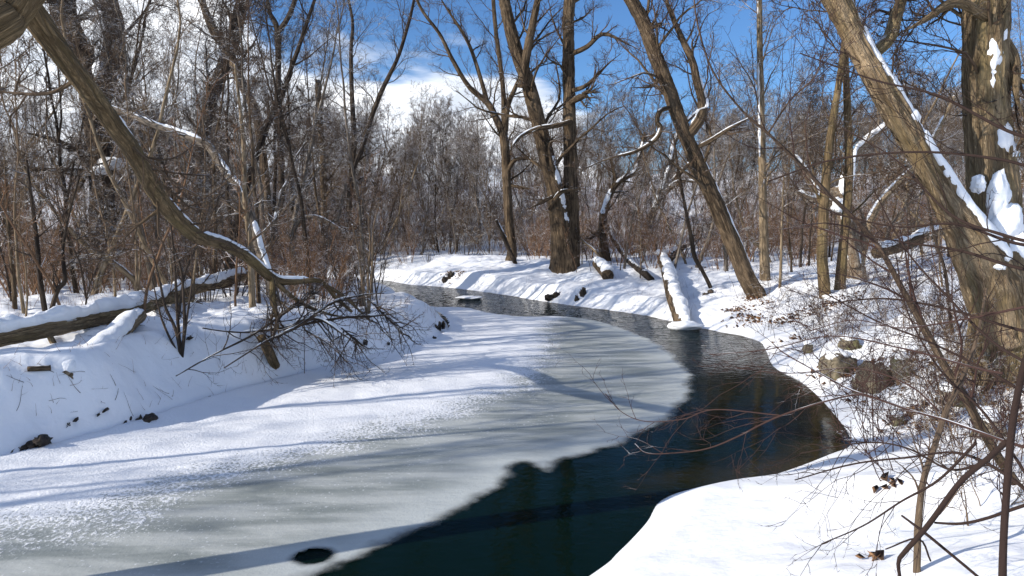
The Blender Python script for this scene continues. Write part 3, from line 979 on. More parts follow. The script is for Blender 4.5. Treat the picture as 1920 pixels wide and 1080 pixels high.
# -- the thick double willow ahead
p, r, fj = rooted([(1057, 478, 46, 0), (1055, 450, 42, 0), (1048, 400, 36, 0), (1038, 345, 31, 0), (1024, 290, 29, 0), (1010, 232, 27, 0), (998, 185, 26, 0), (986, 145, 24, 0), (968, 95, 23, 0), (956, 50, 21, 0), (945, 0, 20, 0), (930, -70, 17, 0), (900, -200, 9, 0)], (1056, 503), ds=.05)
Yj = fj[1]
pb, rb = path([(1069, 508, 34, Yj + .2), (1071, 440, 31, Yj + .2), (1070, 340, 26, Yj + .25), (1069, 260, 24, Yj + .25), (1067, 190, 22, Yj + .25), (1066, 100, 21, Yj + .25), (1066, 40, 20, Yj + .25), (1068, 0, 20, Yj + .25), (1074, -90, 17, Yj + .25), (1060, -220, 9, Yj)])
lj = [path([(978, 165, 17, Yj - .2), (988, 100, 16, Yj - .5), (1000, 40, 14, Yj - .7), (1010, -10, 12, Yj - .9), (1030, -120, 6, Yj - 1)]),
      path([(1070, 228, 9, Yj), (1040, 236, 9, Yj - .4), (1005, 242, 8, Yj - .6), (975, 258, 7, Yj - .8), (955, 285, 5, Yj - 1)]),
      path([(1022, 296, 10, Yj), (1028, 268, 9, Yj - .3), (1045, 252, 7, Yj - .5)]),
      path([(1046, 360, 9, Yj), (1030, 272, 6, Yj - .6), (1060, 268, 5, Yj - .8)]),
      path([(1030, 392, 8, Yj - .2), (1050, 362, 8, Yj - .8), (1075, 356, 7, Yj - 1), (1098, 354, 5, Yj - 1.2)]),
      path([(1040, 366, 7, Yj - .3), (1015, 380, 7, Yj - .9), (990, 392, 5, Yj - 1.1)]),
      path([(1074, 100, 10, Yj), (1100, 88, 9, Yj - .3), (1132, 64, 7, Yj - .5), (1180, 84, 5, Yj - .8), (1210, 100, 4, Yj - 1)]),
      path([(1074, 170, 9, Yj), (1102, 158, 7, Yj - .3), (1140, 120, 5, Yj - .6), (1165, 100, 4, Yj - .8)]),
      path([(1070, 192, 9, Yj), (1084, 184, 13, Yj - .2), (1099, 180, 10, Yj - .3), (1108, 190, 6, Yj - .35)], .03),
      path([(1092, 178, 10, Yj - .25), (1105, 172, 7, Yj - .3), (1110, 180, 4, Yj - .35)], .03)]
hero('double_willow', 'thick double trunked willow on the far bank with a broken stub high on one trunk', 'tree', [(p, r), (pb, rb)], M_BROWN,
     [(p, r, std_levels(2.0, .03, 2.6)), (pb, rb, [dict(per=16, t0=.45, len=1, base=2.8, rf=.28, n=9, wander=.16, up=.0)] + std_levels(1, .03)[1:]), (*lj[0], std_levels(1, .06, 1.6)), (*lj[6], std_levels(.8, .05, 1.3))],
     [('s', p, r, .13, .36, .5, .03, dict(seed=8, gaps=.38, wind=(.6, -.7, .5), freq=3.5)), ('s', *lj[4], .2, .95, .7, .025, dict(seed=9, gaps=.35)), ('s', *lj[1], .1, .9, .7, .028, dict(seed=10, gaps=.35))],
     seed=41, limbs=lj, rough=.035, k=40, flare=.25)

# -- leaning tree of the right bank with its hooked limb
p, r, fk_ = rooted([(1400, 520, 30.4, 0), (1375, 460, 28.9, 0), (1345, 390, 28.1, 0), (1315, 322, 26.6, 0), (1290, 265, 25.8, 0), (1269, 210, 25.1, 0), (1247, 150, 25.1, 0), (1225, 95, 24.3, 0), (1206, 42, 23.6, 0), (1184, 0, 22.8, 0), (1155, -60, 21.3, 0), (1090, -200, 10.6, 0)], (1417, 552))
Yk = fk_[1]
lk = [path([(1286, 258, 18, Yk), (1301, 241, 19, Yk - .1), (1315, 218, 18, Yk - .2), (1316, 190, 16, Yk - .2), (1306, 150, 14, Yk - .2), (1299, 118, 14, Yk - .2), (1280, 75, 11, Yk - .2), (1260, 30, 10, Yk - .2), (1246, -20, 9, Yk - .2), (1240, -140, 5, Yk - .2)], .04),
      path([(1265, 200, 8, Yk), (1238, 208, 9, Yk - .3), (1232, 228, 9, Yk - .5), (1238, 240, 9, Yk - .5), (1228, 262, 8, Yk - .6), (1190, 285, 7, Yk - .7), (1140, 298, 5, Yk - .8), (1088, 320, 3, Yk - .9)], .04),
      path([(1240, 130, 8, Yk), (1225, 160, 6, Yk - .4), (1180, 165, 4, Yk - .6)]), path([(1200, 60, 8, Yk), (1240, 45, 7, Yk - .3), (1225, 44, 4, Yk - .4)]),
      path([(1300, 280, 9, Yk), (1330, 265, 8, Yk - .2), (1370, 240, 6, Yk - .4), (1420, 215, 4, Yk - .4)])]
hero('leaning_tree', 'tall rough barked tree leaning from the sunny bank, a hooked limb growing back upwards', 'tree', [(p, r)], M_BROWN,
     [(p, r, std_levels(2.0, .05, 2.0)), (*lk[0], std_levels(1.4, .06, 1.5)), (*lk[1], std_levels(.8, .05, .7))],
     [('s', p, r, .05, .40, .42, .05, dict(seed=12, gaps=.05, wind=(.8, .1, .55))), ('s', *lk[0], .0, .3, .6, .05, dict(seed=13)), ('s', *lk[4], .1, .9, .6, .022, dict(seed=14, gaps=.35)), ('s', *lk[1], .3, .95, .6, .018, dict(seed=15, gaps=.35))], seed=43, limbs=lk, rough=.03, k=34)

# -- slender pole-like tree
p, r, _ = rooted([(1434, 500, 18, 0), (1431, 400, 15, 0), (1428, 250, 13, 0), (1425, 100, 11, 0), (1423, -30, 9, 0), (1418, -200, 5, 0)], (1435, 526))
hero('pole_tree', 'slender straight pale tree rising like a pole beside the leaning one', 'tree', [(p, r)], M_TAN, [(p, r, std_levels(3.2, .05, 1.3))],
     [('s', p, r, .3, .95, .5, .015, dict(seed=3, gaps=.5, wind=(-.8, -.5, .2)))], seed=47, rough=.006)

# -- two brown trunks and the shattered tree between and behind them
p, r, f1 = rooted([(1544, 520, 20, 0), (1541, 470, 19, 0), (1545, 380, 17, 0), (1552, 300, 15, 0), (1561, 230, 13, 0), (1578, 120, 10, 0), (1590, 0, 8, 0), (1600, -140, 4, 0)], (1547, 556))
hero('twin_tree', 'brown mossy tree in front of the shattered trunk, nearest the water of the two', 'tree', [(p, r)], M_OLIVE, [(p, r, std_levels(2.2, .05, 1.6))], [('l', f1 + np.array([.12, -.05, .0]), .25, .2, .08, 3, .2)], seed=51, rough=.012)
p, r, f2_ = rooted([(1577, 510, 18, 0), (1582, 455, 16, 0), (1591, 350, 15, 0), (1591, 270, 14, 0), (1588, 180, 12, 0), (1586, 100, 10, 0), (1600, 0, 8, 0), (1612, -120, 4, 0)], (1575, 542))
hero('twin_tree', 'brown tree bowing slightly outward right beside the shattered trunk', 'tree', [(p, r)], M_OLIVE, [(p, r, std_levels(2.0, .05, 1.6))], seed=53, rough=.012)
p, r, fs = rooted([(1603, 500, 31.7, 0), (1596, 455, 28.8, 0), (1586, 410, 27.4, 0), (1574, 372, 24.5, 0), (1566, 350, 15.8, 0)], (1606, 524), ds=.03)
Ys = fs[1]
ls = [path([(1576, 385, 18, Ys), (1552, 380, 15, Ys - .1), (1520, 372, 11, Ys - .2), (1493, 360, 7, Ys - .3)], .03), path([(1540, 378, 12, Ys - .1), (1520, 345, 10, Ys - .1), (1505, 315, 8, Ys - .1), (1480, 280, 5, Ys - .1)], .03),
      path([(1578, 375, 22, Ys), (1588, 330, 19, Ys), (1602, 290, 16, Ys + .1), (1628, 262, 14, Ys + .2), (1655, 240, 11, Ys + .3), (1670, 200, 8, Ys + .4), (1690, 130, 5, Ys + .4)], .03),
      path([(1604, 500, 20, Ys - .2), (1588, 420, 14, Ys - .3), (1570, 392, 6, Ys - .35)], .03), path([(1616, 470, 14, Ys), (1620, 420, 10, Ys), (1612, 385, 4, Ys)], .03)]
hero('shattered_tree', 'storm shattered tree with pale split wood and snow packed in its broken forks', 'tree', [(p, r)], M_PALE,
     [(*ls[2], std_levels(1.2, .05, .9)), (*ls[0], std_levels(.8, .05, .6))],
     [('s', *ls[0], .05, .98, 1.0, .09, dict(seed=4, gaps=.05)), ('s', *ls[1], .05, .9, .9, .06, dict(seed=5, gaps=.1, wind=(.4, -.3, 1))), ('s', *ls[2], .05, .8, 1.0, .10, dict(seed=6, gaps=.05, wind=(.3, -.5, 1))),
      ('l', P(1574, 385, Ys - .3), .22, .18, .2, 8, .3), ('l', P(1585, 345, Ys - .2), .16, .16, .28, 9, .3), ('s', p, r, .2, .9, .8, .05, dict(seed=7, gaps=.35, wind=(-.3, -1, .2)))], seed=57, limbs=ls, rough=.05, flare=.2, sprigs=0.4)
p, r, fq = rooted([(1618, 470, 13, 0), (1626, 430, 13, 0), (1645, 388, 12, 0), (1682, 345, 11, 0), (1712, 315, 9, 0), (1750, 260, 7, 0), (1790, 180, 5, 0)], (1614, 496))
hero('bowed_tree', 'small bowed tree with snow along its limb, behind the split trunk', 'tree', [(p, r)], M_TAN, [(p, r, std_levels(1.6, .07, 1.2))], [('s', p, r, .2, .9, .7, .04, dict(seed=3))], seed=59, rough=.006)
lg = path([(1640, 475, 20, Ys + 1.0), (1690, 462, 20, Ys + 1.2), (1740, 442, 18, Ys + 1.4), (1800, 420, 14, Ys + 1.6), (1850, 400, 10, Ys + 1.8)])
hero('fallen_log', 'fallen log under snow lying across the slope beside the split willow', 'log', [lg], M_BROWN, (), [('s', *lg, .02, .95, 1.0, .12, dict(seed=3, gaps=.1))], seed=61, rough=.01, flare=0, sprigs=0)

# -- the old split willow on the right
fw = ghit(1885, 722)
Yw = fw[1]
b0 = np.array([fw[0] + .10, Yw + .35, fw[2]])
tm, rm = resample(np.array([b0 - (0, 0, .25), b0, P(1880, 600, Yw + .3), P(1868, 500, Yw + .35), P(1866, 400, Yw + .45), P(1858, 300, Yw + .5), P(1850, 200, Yw + .5), P(1848, 100, Yw + .5), P(1850, 0, Yw + .5), P(1856, -120, Yw + .5), P(1875, -330, Yw + .6), P(1900, -560, Yw + .8)]),
                  np.array([.38, .36, .33, .31, .275, .255, .24, .235, .235, .22, .18, .1]), .035)
tl, rl = path([(1884, 640, 88, Yw + .2), (1860, 535, 94, Yw + .15), (1824, 455, 76, Yw + .1), (1792, 402, 56, Yw + .08), (1764, 352, 48, Yw + .05), (1735, 302, 43, Yw), (1713, 265, 42, Yw), (1679, 205, 45, Yw - .05), (1650, 155, 43, Yw - .1), (1618, 100, 40, Yw - .1), (1592, 50, 39, Yw - .15), (1568, 0, 42, Yw - .2), (1532, -60, 42, Yw - .2), (1440, -200, 34, Yw - .2), (1350, -380, 18, Yw - .2)], .03)
lw = [path([(1640, 100, 22, Yw - .1), (1668, 70, 24, Yw), (1680, 30, 22, Yw + .1), (1695, -20, 18, Yw + .2), (1720, -140, 12, Yw + .3)], .04),
      path([(1850, 30, 20, Yw + .3), (1790, 5, 18, Yw + .2), (1730, 40, 12, Yw + .1), (1670, 70, 6, Yw)], .04),
      path([(1865, 60, 24, Yw + .5), (1900, 110, 20, Yw + .4), (1906, 180, 14, Yw + .3), (1925, 230, 10, Yw + .2)], .04)]
W = (-.1, -1, .35)
hero('split_willow', 'old split willow with furrowed bark and snow packed between its two heavy trunks', 'tree', [(tm, rm), (tl, rl)], [M_WILLOW, M_PEEL],
     [(tl, rl, [dict(per=14, t0=.2, len=1, base=1.5, rf=.1, n=8, wander=.2, up=.03, rmin=.01)] + std_levels(1, .03)[1:]), (tm, rm, [dict(per=16, t0=.3, len=1, base=2.0, rf=.12, n=9, wander=.18, up=.02, rmin=.012)] + std_levels(1, .03)[1:]), (*lw[0], std_levels(1, .03, 1.4))],
     [('s', tl, rl, .13, .44, .72, .05, dict(seed=21, gaps=.12, wind=(.8, -.62, .5), freq=3.5, m=21)), ('s', tl, rl, .42, .60, .5, .035, dict(seed=25, gaps=.25, wind=(.75, -.65, .5), freq=4, m=21)), ('s', tl, rl, .58, .80, .3, .03, dict(seed=22, gaps=.4, wind=(.6, -.5, .7), freq=4)),
      ('l', P(1872, 372, Yw + .20), .12, .10, .32, 31, .15, 2.6), ('l', P(1888, 420, Yw + .18), .18, .11, .26, 32, .15, 2.6), ('l', P(1905, 470, Yw + .15), .20, .10, .22, 35, .15, 2.6), ('l', P(1834, 345, Yw + .14), .07, .09, .10, 34, .25, 2.6),
      ('s', tm, rm, .445, .52, .62, .028, dict(seed=36, gaps=.12, wind=(-.15, -1, .2), freq=4, m=21)), ('s', tm, rm, .505, .535, .35, .02, dict(seed=44, gaps=.1, wind=(.5, -1, .2), freq=5, m=17)), ('s', tm, rm, .355, .40, .72, .03, dict(seed=38, gaps=.1, wind=(.25, -1, .2), freq=5, m=21)), ('s', tm, rm, .34, .375, .4, .03, dict(seed=45, gaps=.1, wind=(.75, -.8, .2), freq=5, m=17)), ('l', P(1875, 500, Yw - .2), .06, .06, .035, 41, .3, 2)],
     seed=63, limbs=lw, rough=.036, k=84, flare=.22, sprigs=0.8)

# -- smaller leaning trees and logs of the far bank
p, r, fa = rooted([(1132, 460, 17, 0), (1130, 415, 15, 0), (1136, 385, 13, 0), (1150, 352, 12, 0), (1168, 335, 11, 0), (1190, 322, 10, 0), (1197, 298, 8, 0), (1210, 250, 5, 0)], (1136, 488))
Ya = fa[1]
hero('crooked_tree', 'short crooked tree with white upper limbs, just beyond the double willow', 'tree', [(p, r)], M_BROWN, [(p, r, std_levels(1.8, .08, 1.5))],
     [('s', p, r, .35, .95, .85, .028, dict(seed=3, gaps=.3, freq=2.5, wind=(-.4, -.8, .5)))], seed=71, limbs=[path([(1156, 345, 7, Ya), (1148, 310, 5, Ya), (1140, 280, 3, Ya)]), path([(1132, 420, 8, Ya), (1118, 440, 7, Ya - .3), (1095, 452, 4, Ya - .5)])], rough=.01)
pa_ = path([(1132, 415, 9, Ya - .2), (1145, 440, 10, Ya - .6), (1168, 478, 11, Ya - 1.4), (1192, 502, 12, Ya - 2.4)]); gpl = ghit(1222, 525)
pa_ = resample(np.array([P(1133, 415, Ya - .1), P(1150, 448, Ya - .8), P(1175, 485, Ya - 2.0), P(1205, 510, gpl[1] + .8), gpl]), [.09, .1, .11, .12, .1])
hero('propped_log', 'thin dark trunk propped from the crooked tree down to the snow', 'log', [pa_], M_DARK, (), [('s', *pa_, .05, .7, .7, .04, dict(seed=5, gaps=.3))], seed=73, rough=.01, flare=0, sprigs=0)
p, r, fb = rooted([(1210, 452, 17, 0), (1213, 425, 16, 0), (1225, 398, 15, 0), (1240, 358, 13, 0), (1256, 308, 11, 0), (1266, 262, 9, 0), (1290, 225, 7, 0), (1330, 190, 4, 0)], (1208, 470))
Yb = fb[1]
lb2 = [path([(1240, 372, 8, Yb), (1262, 347, 9, Yb - .3), (1285, 340, 9, Yb - .5), (1308, 343, 6, Yb - .7)]), path([(1236, 365, 10, Yb), (1265, 335, 9, Yb), (1290, 310, 8, Yb), (1320, 285, 5, Yb)])]
hero('snowy_tree', 'crooked tree with a chalk white snowed trunk, seen behind the leaning trunk', 'tree', [(p, r)], M_BROWN, [(p, r, std_levels(2, .08, 1.8))],
     [('s', p, r, .28, .95, .9, .03, dict(seed=3, gaps=.28, freq=2.5, wind=(-.4, -.8, .5))), ('s', *lb2[0], .2, .97, .9, .045, dict(seed=4, gaps=.15)), ('s', *lb2[1], .1, .97, .8, .03, dict(seed=5, gaps=.3))], seed=77, limbs=lb2, rough=.01)
p, r, _ = rooted([(1318, 510, 7, 0), (1302, 480, 8, 0), (1295, 440, 7, 0), (1285, 390, 6, 0), (1272, 320, 5, 0), (1262, 250, 3, 0)], (1332, 540))
hero('bowed_sapling', 'thin dark sapling bowing up from the bank left of the leaning trunk', 'sapling', [(p, r)], M_DARK, [(p, r, std_levels(1.2, .06, .9))], seed=79, rough=.004, flare=.1)
# log that slides from the bank into the water, thick with snow
e1, e2, e3 = ghit(1243, 497), ghit(1258, 560), G(1283, 616, 0)
slp = resample(np.array([e1 + (0, .3, .28), e1 * .5 + e2 * .5 + (0, 0, .30), e2 + (0, 0, .26), e2 * .4 + e3 * .6 + (0, 0, .12), e3 + (0, 0, -.05)]), [.16, .17, .18, .20, .18], .05)
hero('sliding_log', 'snow plastered log reaching from the bank down into the open water', 'log', [slp], M_BROWN, (),
     [('s', *slp, .0, .99, 1.35, .13, dict(seed=3, gaps=0, wind=(.35, -.35, 1))), ('l', e3 + np.array([0, -.02, .07]), .42, .28, .12, 5, .2), ('l', e1 + np.array([0, .2, .5]), .28, .22, .12, 6, .25)], seed=81, rough=.03, flare=0, sprigs=0)
a1, a2 = ghit(1250, 500), ghit(1282, 474)
sl2 = resample(np.array([a1 + (0, 0, .30), (a1 + a2) / 2 + (0, 0, .38), a2 + (0, 0, .4)]), [.2, .2, .16])
hero('fallen_log', 'short grey fallen log lying behind the top of the snowy sliding log', 'log', [sl2], M_DARK, (), [('s', *sl2, .1, .95, .7, .09, dict(seed=8))], seed=83, rough=.03, flare=0, sprigs=0)
a1, a2 = ghit(1118, 500), ghit(1140, 524)
sl3 = resample(np.array([a1 + (0, 0, .12), (a1 + a2) / 2 + (0, 0, .16), a2 + (0, 0, .12)]), [.16, .2, .2])
hero('fallen_log', 'stubby log end capped with snow, beside the foot of the double willow', 'log', [sl3], M_BROWN, (), [('s', *sl3, .0, .97, 1.2, .14, dict(seed=9, gaps=0))], seed=85, rough=.02, flare=0, sprigs=0)
a1 = ghit(985, 478)
p, r, _ = rooted([(955, 470, 8, 0), (945, 445, 8, -.2), (938, 430, 6, -.3), (930, 412, 5, -.4)], (966, 494))
hero('dead_branch', 'bare dead branch with white snowed tip poking from the bank before the fanned tree', 'branch', [(p, r)], M_DARK, (), [('s', p, r, .3, .95, 1.2, .04, dict(seed=3))], seed=87, rough=.004, flare=0, sprigs=0)

# -- logs and dead wood of the left bank
g0, g1, g2 = ghit(-140, 690), ghit(160, 640), ghit(460, 540)
log_p = resample(np.array([P(-150, 662, g0[1]), P(0, 634, 9.8), P(80, 619, 10.3), P(160, 603, 11.2), P(230, 588, 12.3), P(280, 572, 13.4), P(340, 549, 15), P(400, 533, 17), P(465, 515, 19)]),
                 [.115, .11, .105, .105, .11, .11, .11, .11, .10], .05)
lim = [path([(92, 628, 10, 10.4), (108, 655, 12, 10.4), (128, 672, 11, 10.3)], .03), path([(300, 566, 14, 13.9), (350, 562, 10, 14.2), (380, 570, 6, 14.4)])]
hero('fallen_log', 'long fallen trunk with an even cap of snow slanting away across the bank', 'log', [log_p], M_WILLOW,
     [(*log_p, [dict(per=14, t0=.5, len=1, base=1.2, rf=.2, n=6, wander=.2, up=.1, rmin=.008), dict(per=5, len=.5, n=5, rf=.6), dict(per=3, len=.5, n=4, rf=.6)])],
     [('s', *log_p, .0, .44, 1.1, .17, dict(seed=3, gaps=0, freq=.7)), ('s', *log_p, .42, .97, 1.0, .13, dict(seed=4, gaps=.12))], seed=91, limbs=lim, rough=.025, flare=0, k=32, sprigs=0)
a1, a2 = ghit(120, 700), ghit(262, 612)
l2 = resample(np.array([a1 + (0, 0, -.10), (a1 + a2) / 2 + (0, 0, .0), a2 + (0, 0, .16)]), [.10, .12, .11], .04)
hero('fallen_log', 'smaller snow buried log lying beneath the long fallen trunk', 'log', [l2], M_TAN, (), [('s', *l2, 0, .93, 1.9, .09, dict(seed=5, gaps=0))], seed=93, rough=.02, flare=0, sprigs=0)
a1, a2 = P(489, 632, 12.2), ghit(516, 682)
l3 = resample(np.array([a1, (a1 + a2) / 2, a2 - (0, 0, .05)]), [.06, .075, .075], .03)
hero('stub_log', 'mossy broken stub sticking out of the bank under the tangled dead boughs', 'log', [l3], M_OLIVE, (), [('s', *l3, .05, .6, .5, .03, dict(seed=5))], seed=95, rough=.012, flare=0, sprigs=0)
a1, a2 = ghit(52, 700), ghit(95, 699)
l4 = resample(np.array([a1 + (0, 0, .03), a2 + (0, 0, .03)]), [.03, .035], .03)
hero('broken_stick', 'short brown stick lying on the snow below the long fallen trunk', 'stick', [l4], M_BROWN, (), [('s', *l4, .05, .95, .6, .015, dict(seed=5))], seed=96, rough=.008, flare=0, sprigs=0)
Yt = 12.6
tang = [path(v, .05) for v in (
    [(380, 615, 5, Yt - .8), (430, 622, 6, Yt - .5), (480, 622, 7, Yt - .2), (560, 610, 9, Yt), (640, 596, 9, Yt + .3), (700, 593, 7, Yt + .5), (742, 588, 4, Yt + .7)],
    [(330, 705, 4, Yt - 1.9), (400, 665, 6, Yt - 1.3), (470, 630, 8, Yt - .7), (530, 590, 9, Yt - .2), (560, 570, 7, Yt), (600, 545, 4, Yt + .2)],
    [(420, 690, 4, Yt - 1.5), (500, 640, 7, Yt - .7), (560, 612, 9, Yt - .2), (620, 570, 8, Yt + .3), (680, 553, 5, Yt + .8), (720, 550, 3, Yt + 1)],
    [(510, 640, 8, Yt - .6), (522, 600, 9, Yt - .3), (550, 572, 8, Yt), (580, 560, 5, Yt + .2)],
    [(520, 634, 9, Yt - .5), (560, 605, 11, Yt - .1), (600, 600, 8, Yt + .1), (640, 625, 5, Yt), (670, 645, 3, Yt)],
    [(570, 618, 6, Yt - .1), (620, 648, 5, Yt - .2), (650, 680, 3, Yt - .4)],
    [(690, 560, 6, Yt + 1), (720, 590, 7, Yt + .8), (745, 615, 8, Yt + .8), (757, 628, 8, Yt + .8)],
    [(640, 615, 6, Yt + .2), (665, 636, 7, Yt + .1), (680, 648, 7, Yt + .1)],
    [(570, 520, 4, Yt), (570, 600, 2.5, Yt - .2), (571, 700, 2.5, Yt - .5)])]
t_ = thing('tangled_boughs', 'tangle of dark dead boughs and twigs lying over the tip of the bank', 'dead branches', ghit(600, 640))
o_ = -np.array(t_.location)
rng = np.random.default_rng(5)
for i, (a, b) in enumerate(tang):
    tb = Tubes()
    tb.limb(a + o_, b * .5, 10, .002, 60 + i)
    tb.build('bough', M_DARK, t_)
tb = Tubes()
for a, b in tang[:8]:
    ix = np.linspace(0, len(a) - 1, 14).astype(int)
    crown_from(rng, tb, (a + o_)[ix][None], b[ix][None], [dict(per=13, t0=.08, len=1, base=1.1, rf=.42, n=8, wander=.2, up=-.01, rmin=.006, a0=.3, a1=.9), dict(per=6, len=.5, n=6, rf=.6, wander=.2), dict(per=4, len=.5, n=4, rf=.7, rmin=.003)])
tb.build('crown', M_DARK, t_)
so_ = Solid()
for i in (0, 2, 4):
    so_.strip(tang[i][0] + o_, tang[i][1], .2, .9, .7, .02, seed=i, gaps=.45)
so_.build('snow_cap', M_SNOW, t_)


# ------------------------------------------------------------------ stones, clods
def rock_mat(name, a, b_, moss):
    m, k, b = mat(name)
    tcn = k.new('ShaderNodeTexCoord').outputs['Object']
    n = k.noise(tcn, 9, 6, 0.65)
    c = k.mix(k.ss(n, .35, .65), a + (1,), b_ + (1,))
    c = k.mix(k.math('MULTIPLY', k.ss(k.noise(tcn, 3.5, 4), .48, .62), .7), c, moss + (1,))
    k.put(b.inputs['Base Color'], c)
    b.inputs['Roughness'].default_value = .85
    k.put(b.inputs['Normal'], k.bump(n, .8, .05))
    return m


M_ROCK = rock_mat('mossy_stone', (.06, .05, .035), (.22, .18, .12), (.10, .10, .03))
M_SOIL = rock_mat('dark_soil', (.018, .013, .01), (.07, .05, .035), (.03, .03, .014))


def stone(name, label, cat, px, py, w, h, m, seed, snow=.5, flat=.8, group=None, sink=.25, facet=.35):
    g = ghit(px, py + h / 2)
    s_ = g[1] / FPX
    t = thing(name, label, cat, g, group)
    a = Solid()
    a.lump((0, 0, h * s_ * (.5 - sink * .5)), w / 2 * s_, w / 2 * s_ * flat, h / 2 * s_ * (1 + sink), seed, .28, 1.8, seed * .7, 26, 18, facet)
    a.build('stone_body' if m is M_ROCK else 'soil_body', m, t)
    if snow:
        c = Solid()
        c.lump((0, w * .08 * s_, h * s_ * .95), w * .42 * s_, w * .42 * s_ * flat, h * snow * .35 * s_ + .03, seed + 9, .25, 1.7, seed * .7)
        c.build('snow_cap', M_SNOW, t)
    return t


stone('boulder', 'mossy square boulder at the water side of the sunny bank', 'boulder', 1640, 705, 66, 52, M_ROCK, 3, .0)
stone('boulder', 'brown lumpy boulder half hidden by leaves, next to the mossy square one', 'boulder', 1572, 683, 62, 38, M_ROCK, 5, .5)
stone('boulder', 'dark round boulder in the gap behind the mossy square one', 'boulder', 1690, 690, 40, 46, M_ROCK, 8, .4)
stone('boulder', 'flat olive stone showing above the other boulders of the bank', 'boulder', 1593, 643, 46, 18, M_ROCK, 11, .3)
stone('boulder', 'small dark stone with a snow cap near the bend of the shore', 'boulder', 1515, 653, 18, 18, M_ROCK, 13, .6)
stone('boulder', 'leaf stained stone under the twigs nearer the dark stems', 'boulder', 1612, 720, 40, 26, M_ROCK, 15, .4)
stone('boulder', 'wide stone ledge showing through the snow below the split willow', 'boulder', 1790, 745, 60, 30, M_ROCK, 17, .6)
stone('boulder', 'low brown stone in front of the split willow roots', 'boulder', 1680, 785, 36, 20, M_ROCK, 19, .7)
stone('boulder', 'snow capped stone sitting on the snow shelf by the roots of the split willow', 'boulder', 1850, 800, 60, 40, M_ROCK, 21, .9)
for i, (px, py, w, h, lab) in enumerate([(245, 792, 68, 30, 'largest dark hollow of bare soil in the shaded bank'), (32, 838, 80, 26, 'dark undercut of bare soil low in the shaded bank beside the ice'),
                                         (371, 757, 30, 15, 'lone brown clod of soil halfway up the shaded bank'), (572, 744, 24, 10, 'small dark clod of soil at the foot of the bank below the stub'),
                                         (820, 611, 26, 22, 'dark root clod with snow on top at the tip of the bank'), (808, 640, 14, 18, 'dark clod under the root clod at the tip of the bank'),
                                         (678, 646, 14, 14, 'dark clod below the tangle of boughs'), (722, 648, 12, 6, 'flat little clod between the tangle and the tip of the bank'),
                                         (187, 780, 12, 9, 'pebble sized clod left of the largest dark hollow'), (132, 801, 12, 10, 'dark crumb of soil between the two bare hollows'), (345, 635, 12, 10, 'clod at the foot of the sapling clump'),
                                         (1050, 548, 52, 18, 'dark undercut with grass below the double willow'), (1088, 552, 14, 30, 'dark root knot on the lip of the far bank'), (842, 517, 34, 24, 'red brown mound of leaves and roots on the far bank'),
                                         (1330, 548, 12, 10, 'clod uphill of the sliding log')]):
    g = ghit(px, py + h * .3)
    s_ = g[1] / FPX
    t = thing('soil_clod', lab, 'clod', g, 'bare clods and hollows in the banks')
    a = Solid()
    rk = random.Random(i + 5)
    m_ = 4 if w > 25 else 2
    for q_ in range(m_):
        f_ = (q_ / (m_ - 1) - .5) * .8 if i != 13 else rk.uniform(-.4, .4)
        a.lump((f_ * w * s_, .10 + .02 * q_, (f_ * h * .7 + rk.uniform(-.1, .1) * h) * s_), w * s_ * .62 / m_ * rk.uniform(.8, 1.2), .16, h * s_ * rk.uniform(.28, .42), 30 + i * 5 + q_, .45, 2.6, .2, 20, 14)
    a.build('soil_body', M_SOIL, t)
t = thing('snow_capped_stone', 'low stone under a white cap of snow standing in the riffle', 'stone', G(880, 560, 0))
a = Solid(); a.lump((0, 0, -.03), .36, .26, .07, 3, .25); a.build('stone_body', M_SOIL, t)
a = Solid(); a.lump((0, 0, .045), .50, .36, .06, 4, .2); a.build('snow_cap', M_SNOW, t)

# ------------------------------------------------------------------ the woods: one of each kind, then copies
def proto(name, seed, mtr, mcr, h, r, lean=.08, per=14, base=None, t0=.3, up=.05, dense=1.0, crook=.07, fork=False, fine=1, thick=1.0):
    rng = np.random.default_rng(seed)
    t = thing(name, '', '', (0, 0, 0))
    d0 = np.array([[rng.normal(0, lean), rng.normal(0, lean), 1.0]])
    n = 18
    p, rr = grow(rng, np.array([[0, 0, -.3]]), d0, np.array([h]), np.array([r]), n, crook, .06, .9)
    tb = Tubes()
    rr[0, 0] *= 1.35
    rr[0, 1] *= 1.1
    tb.batch(p, rr, 9)
    P_, R_ = p, rr
    if fork:
        i = int(n * rng.uniform(.25, .5))
        p2, r2 = grow(rng, p[:, i], np.array([[rng.choice([-1, 1]) * .5, rng.normal(0, .3), 1.0]]), np.array([h * .62]), rr[:, i] * .8, n, crook, .06, .9)
        tb.batch(p2, r2, 8)
        P_, R_ = np.concatenate([p, p2]), np.concatenate([rr, r2])
    tb.build('trunk', mtr, t)
    tb = Tubes()
    b = base or h * .27
    lv = [dict(per=per, t0=t0, t1=1, len=1, base=b, rf=.40, n=8, wander=.16, up=up, rmin=.010 * thick, a0=.45, a1=1.0, shrink=.55),
          dict(per=int(6 * dense), t0=.15, len=.55, rf=.55, n=6, wander=.17, up=up * .7, rmin=.0068 * thick, a0=.4, a1=1.0),
          dict(per=int(6 * dense), t0=.15, len=.6, rf=.6, n=5, wander=.2, up=.02, rmin=.0050 * thick),
          dict(per=5 * fine, t0=.1, len=.65, rf=.7, n=4, wander=.2, up=.02, rmin=.0042 * thick)]
    crown_from(rng, tb, P_, R_, lv, (5, 4, 3, 3))
    tb.build('crown', mcr, t)
    return t


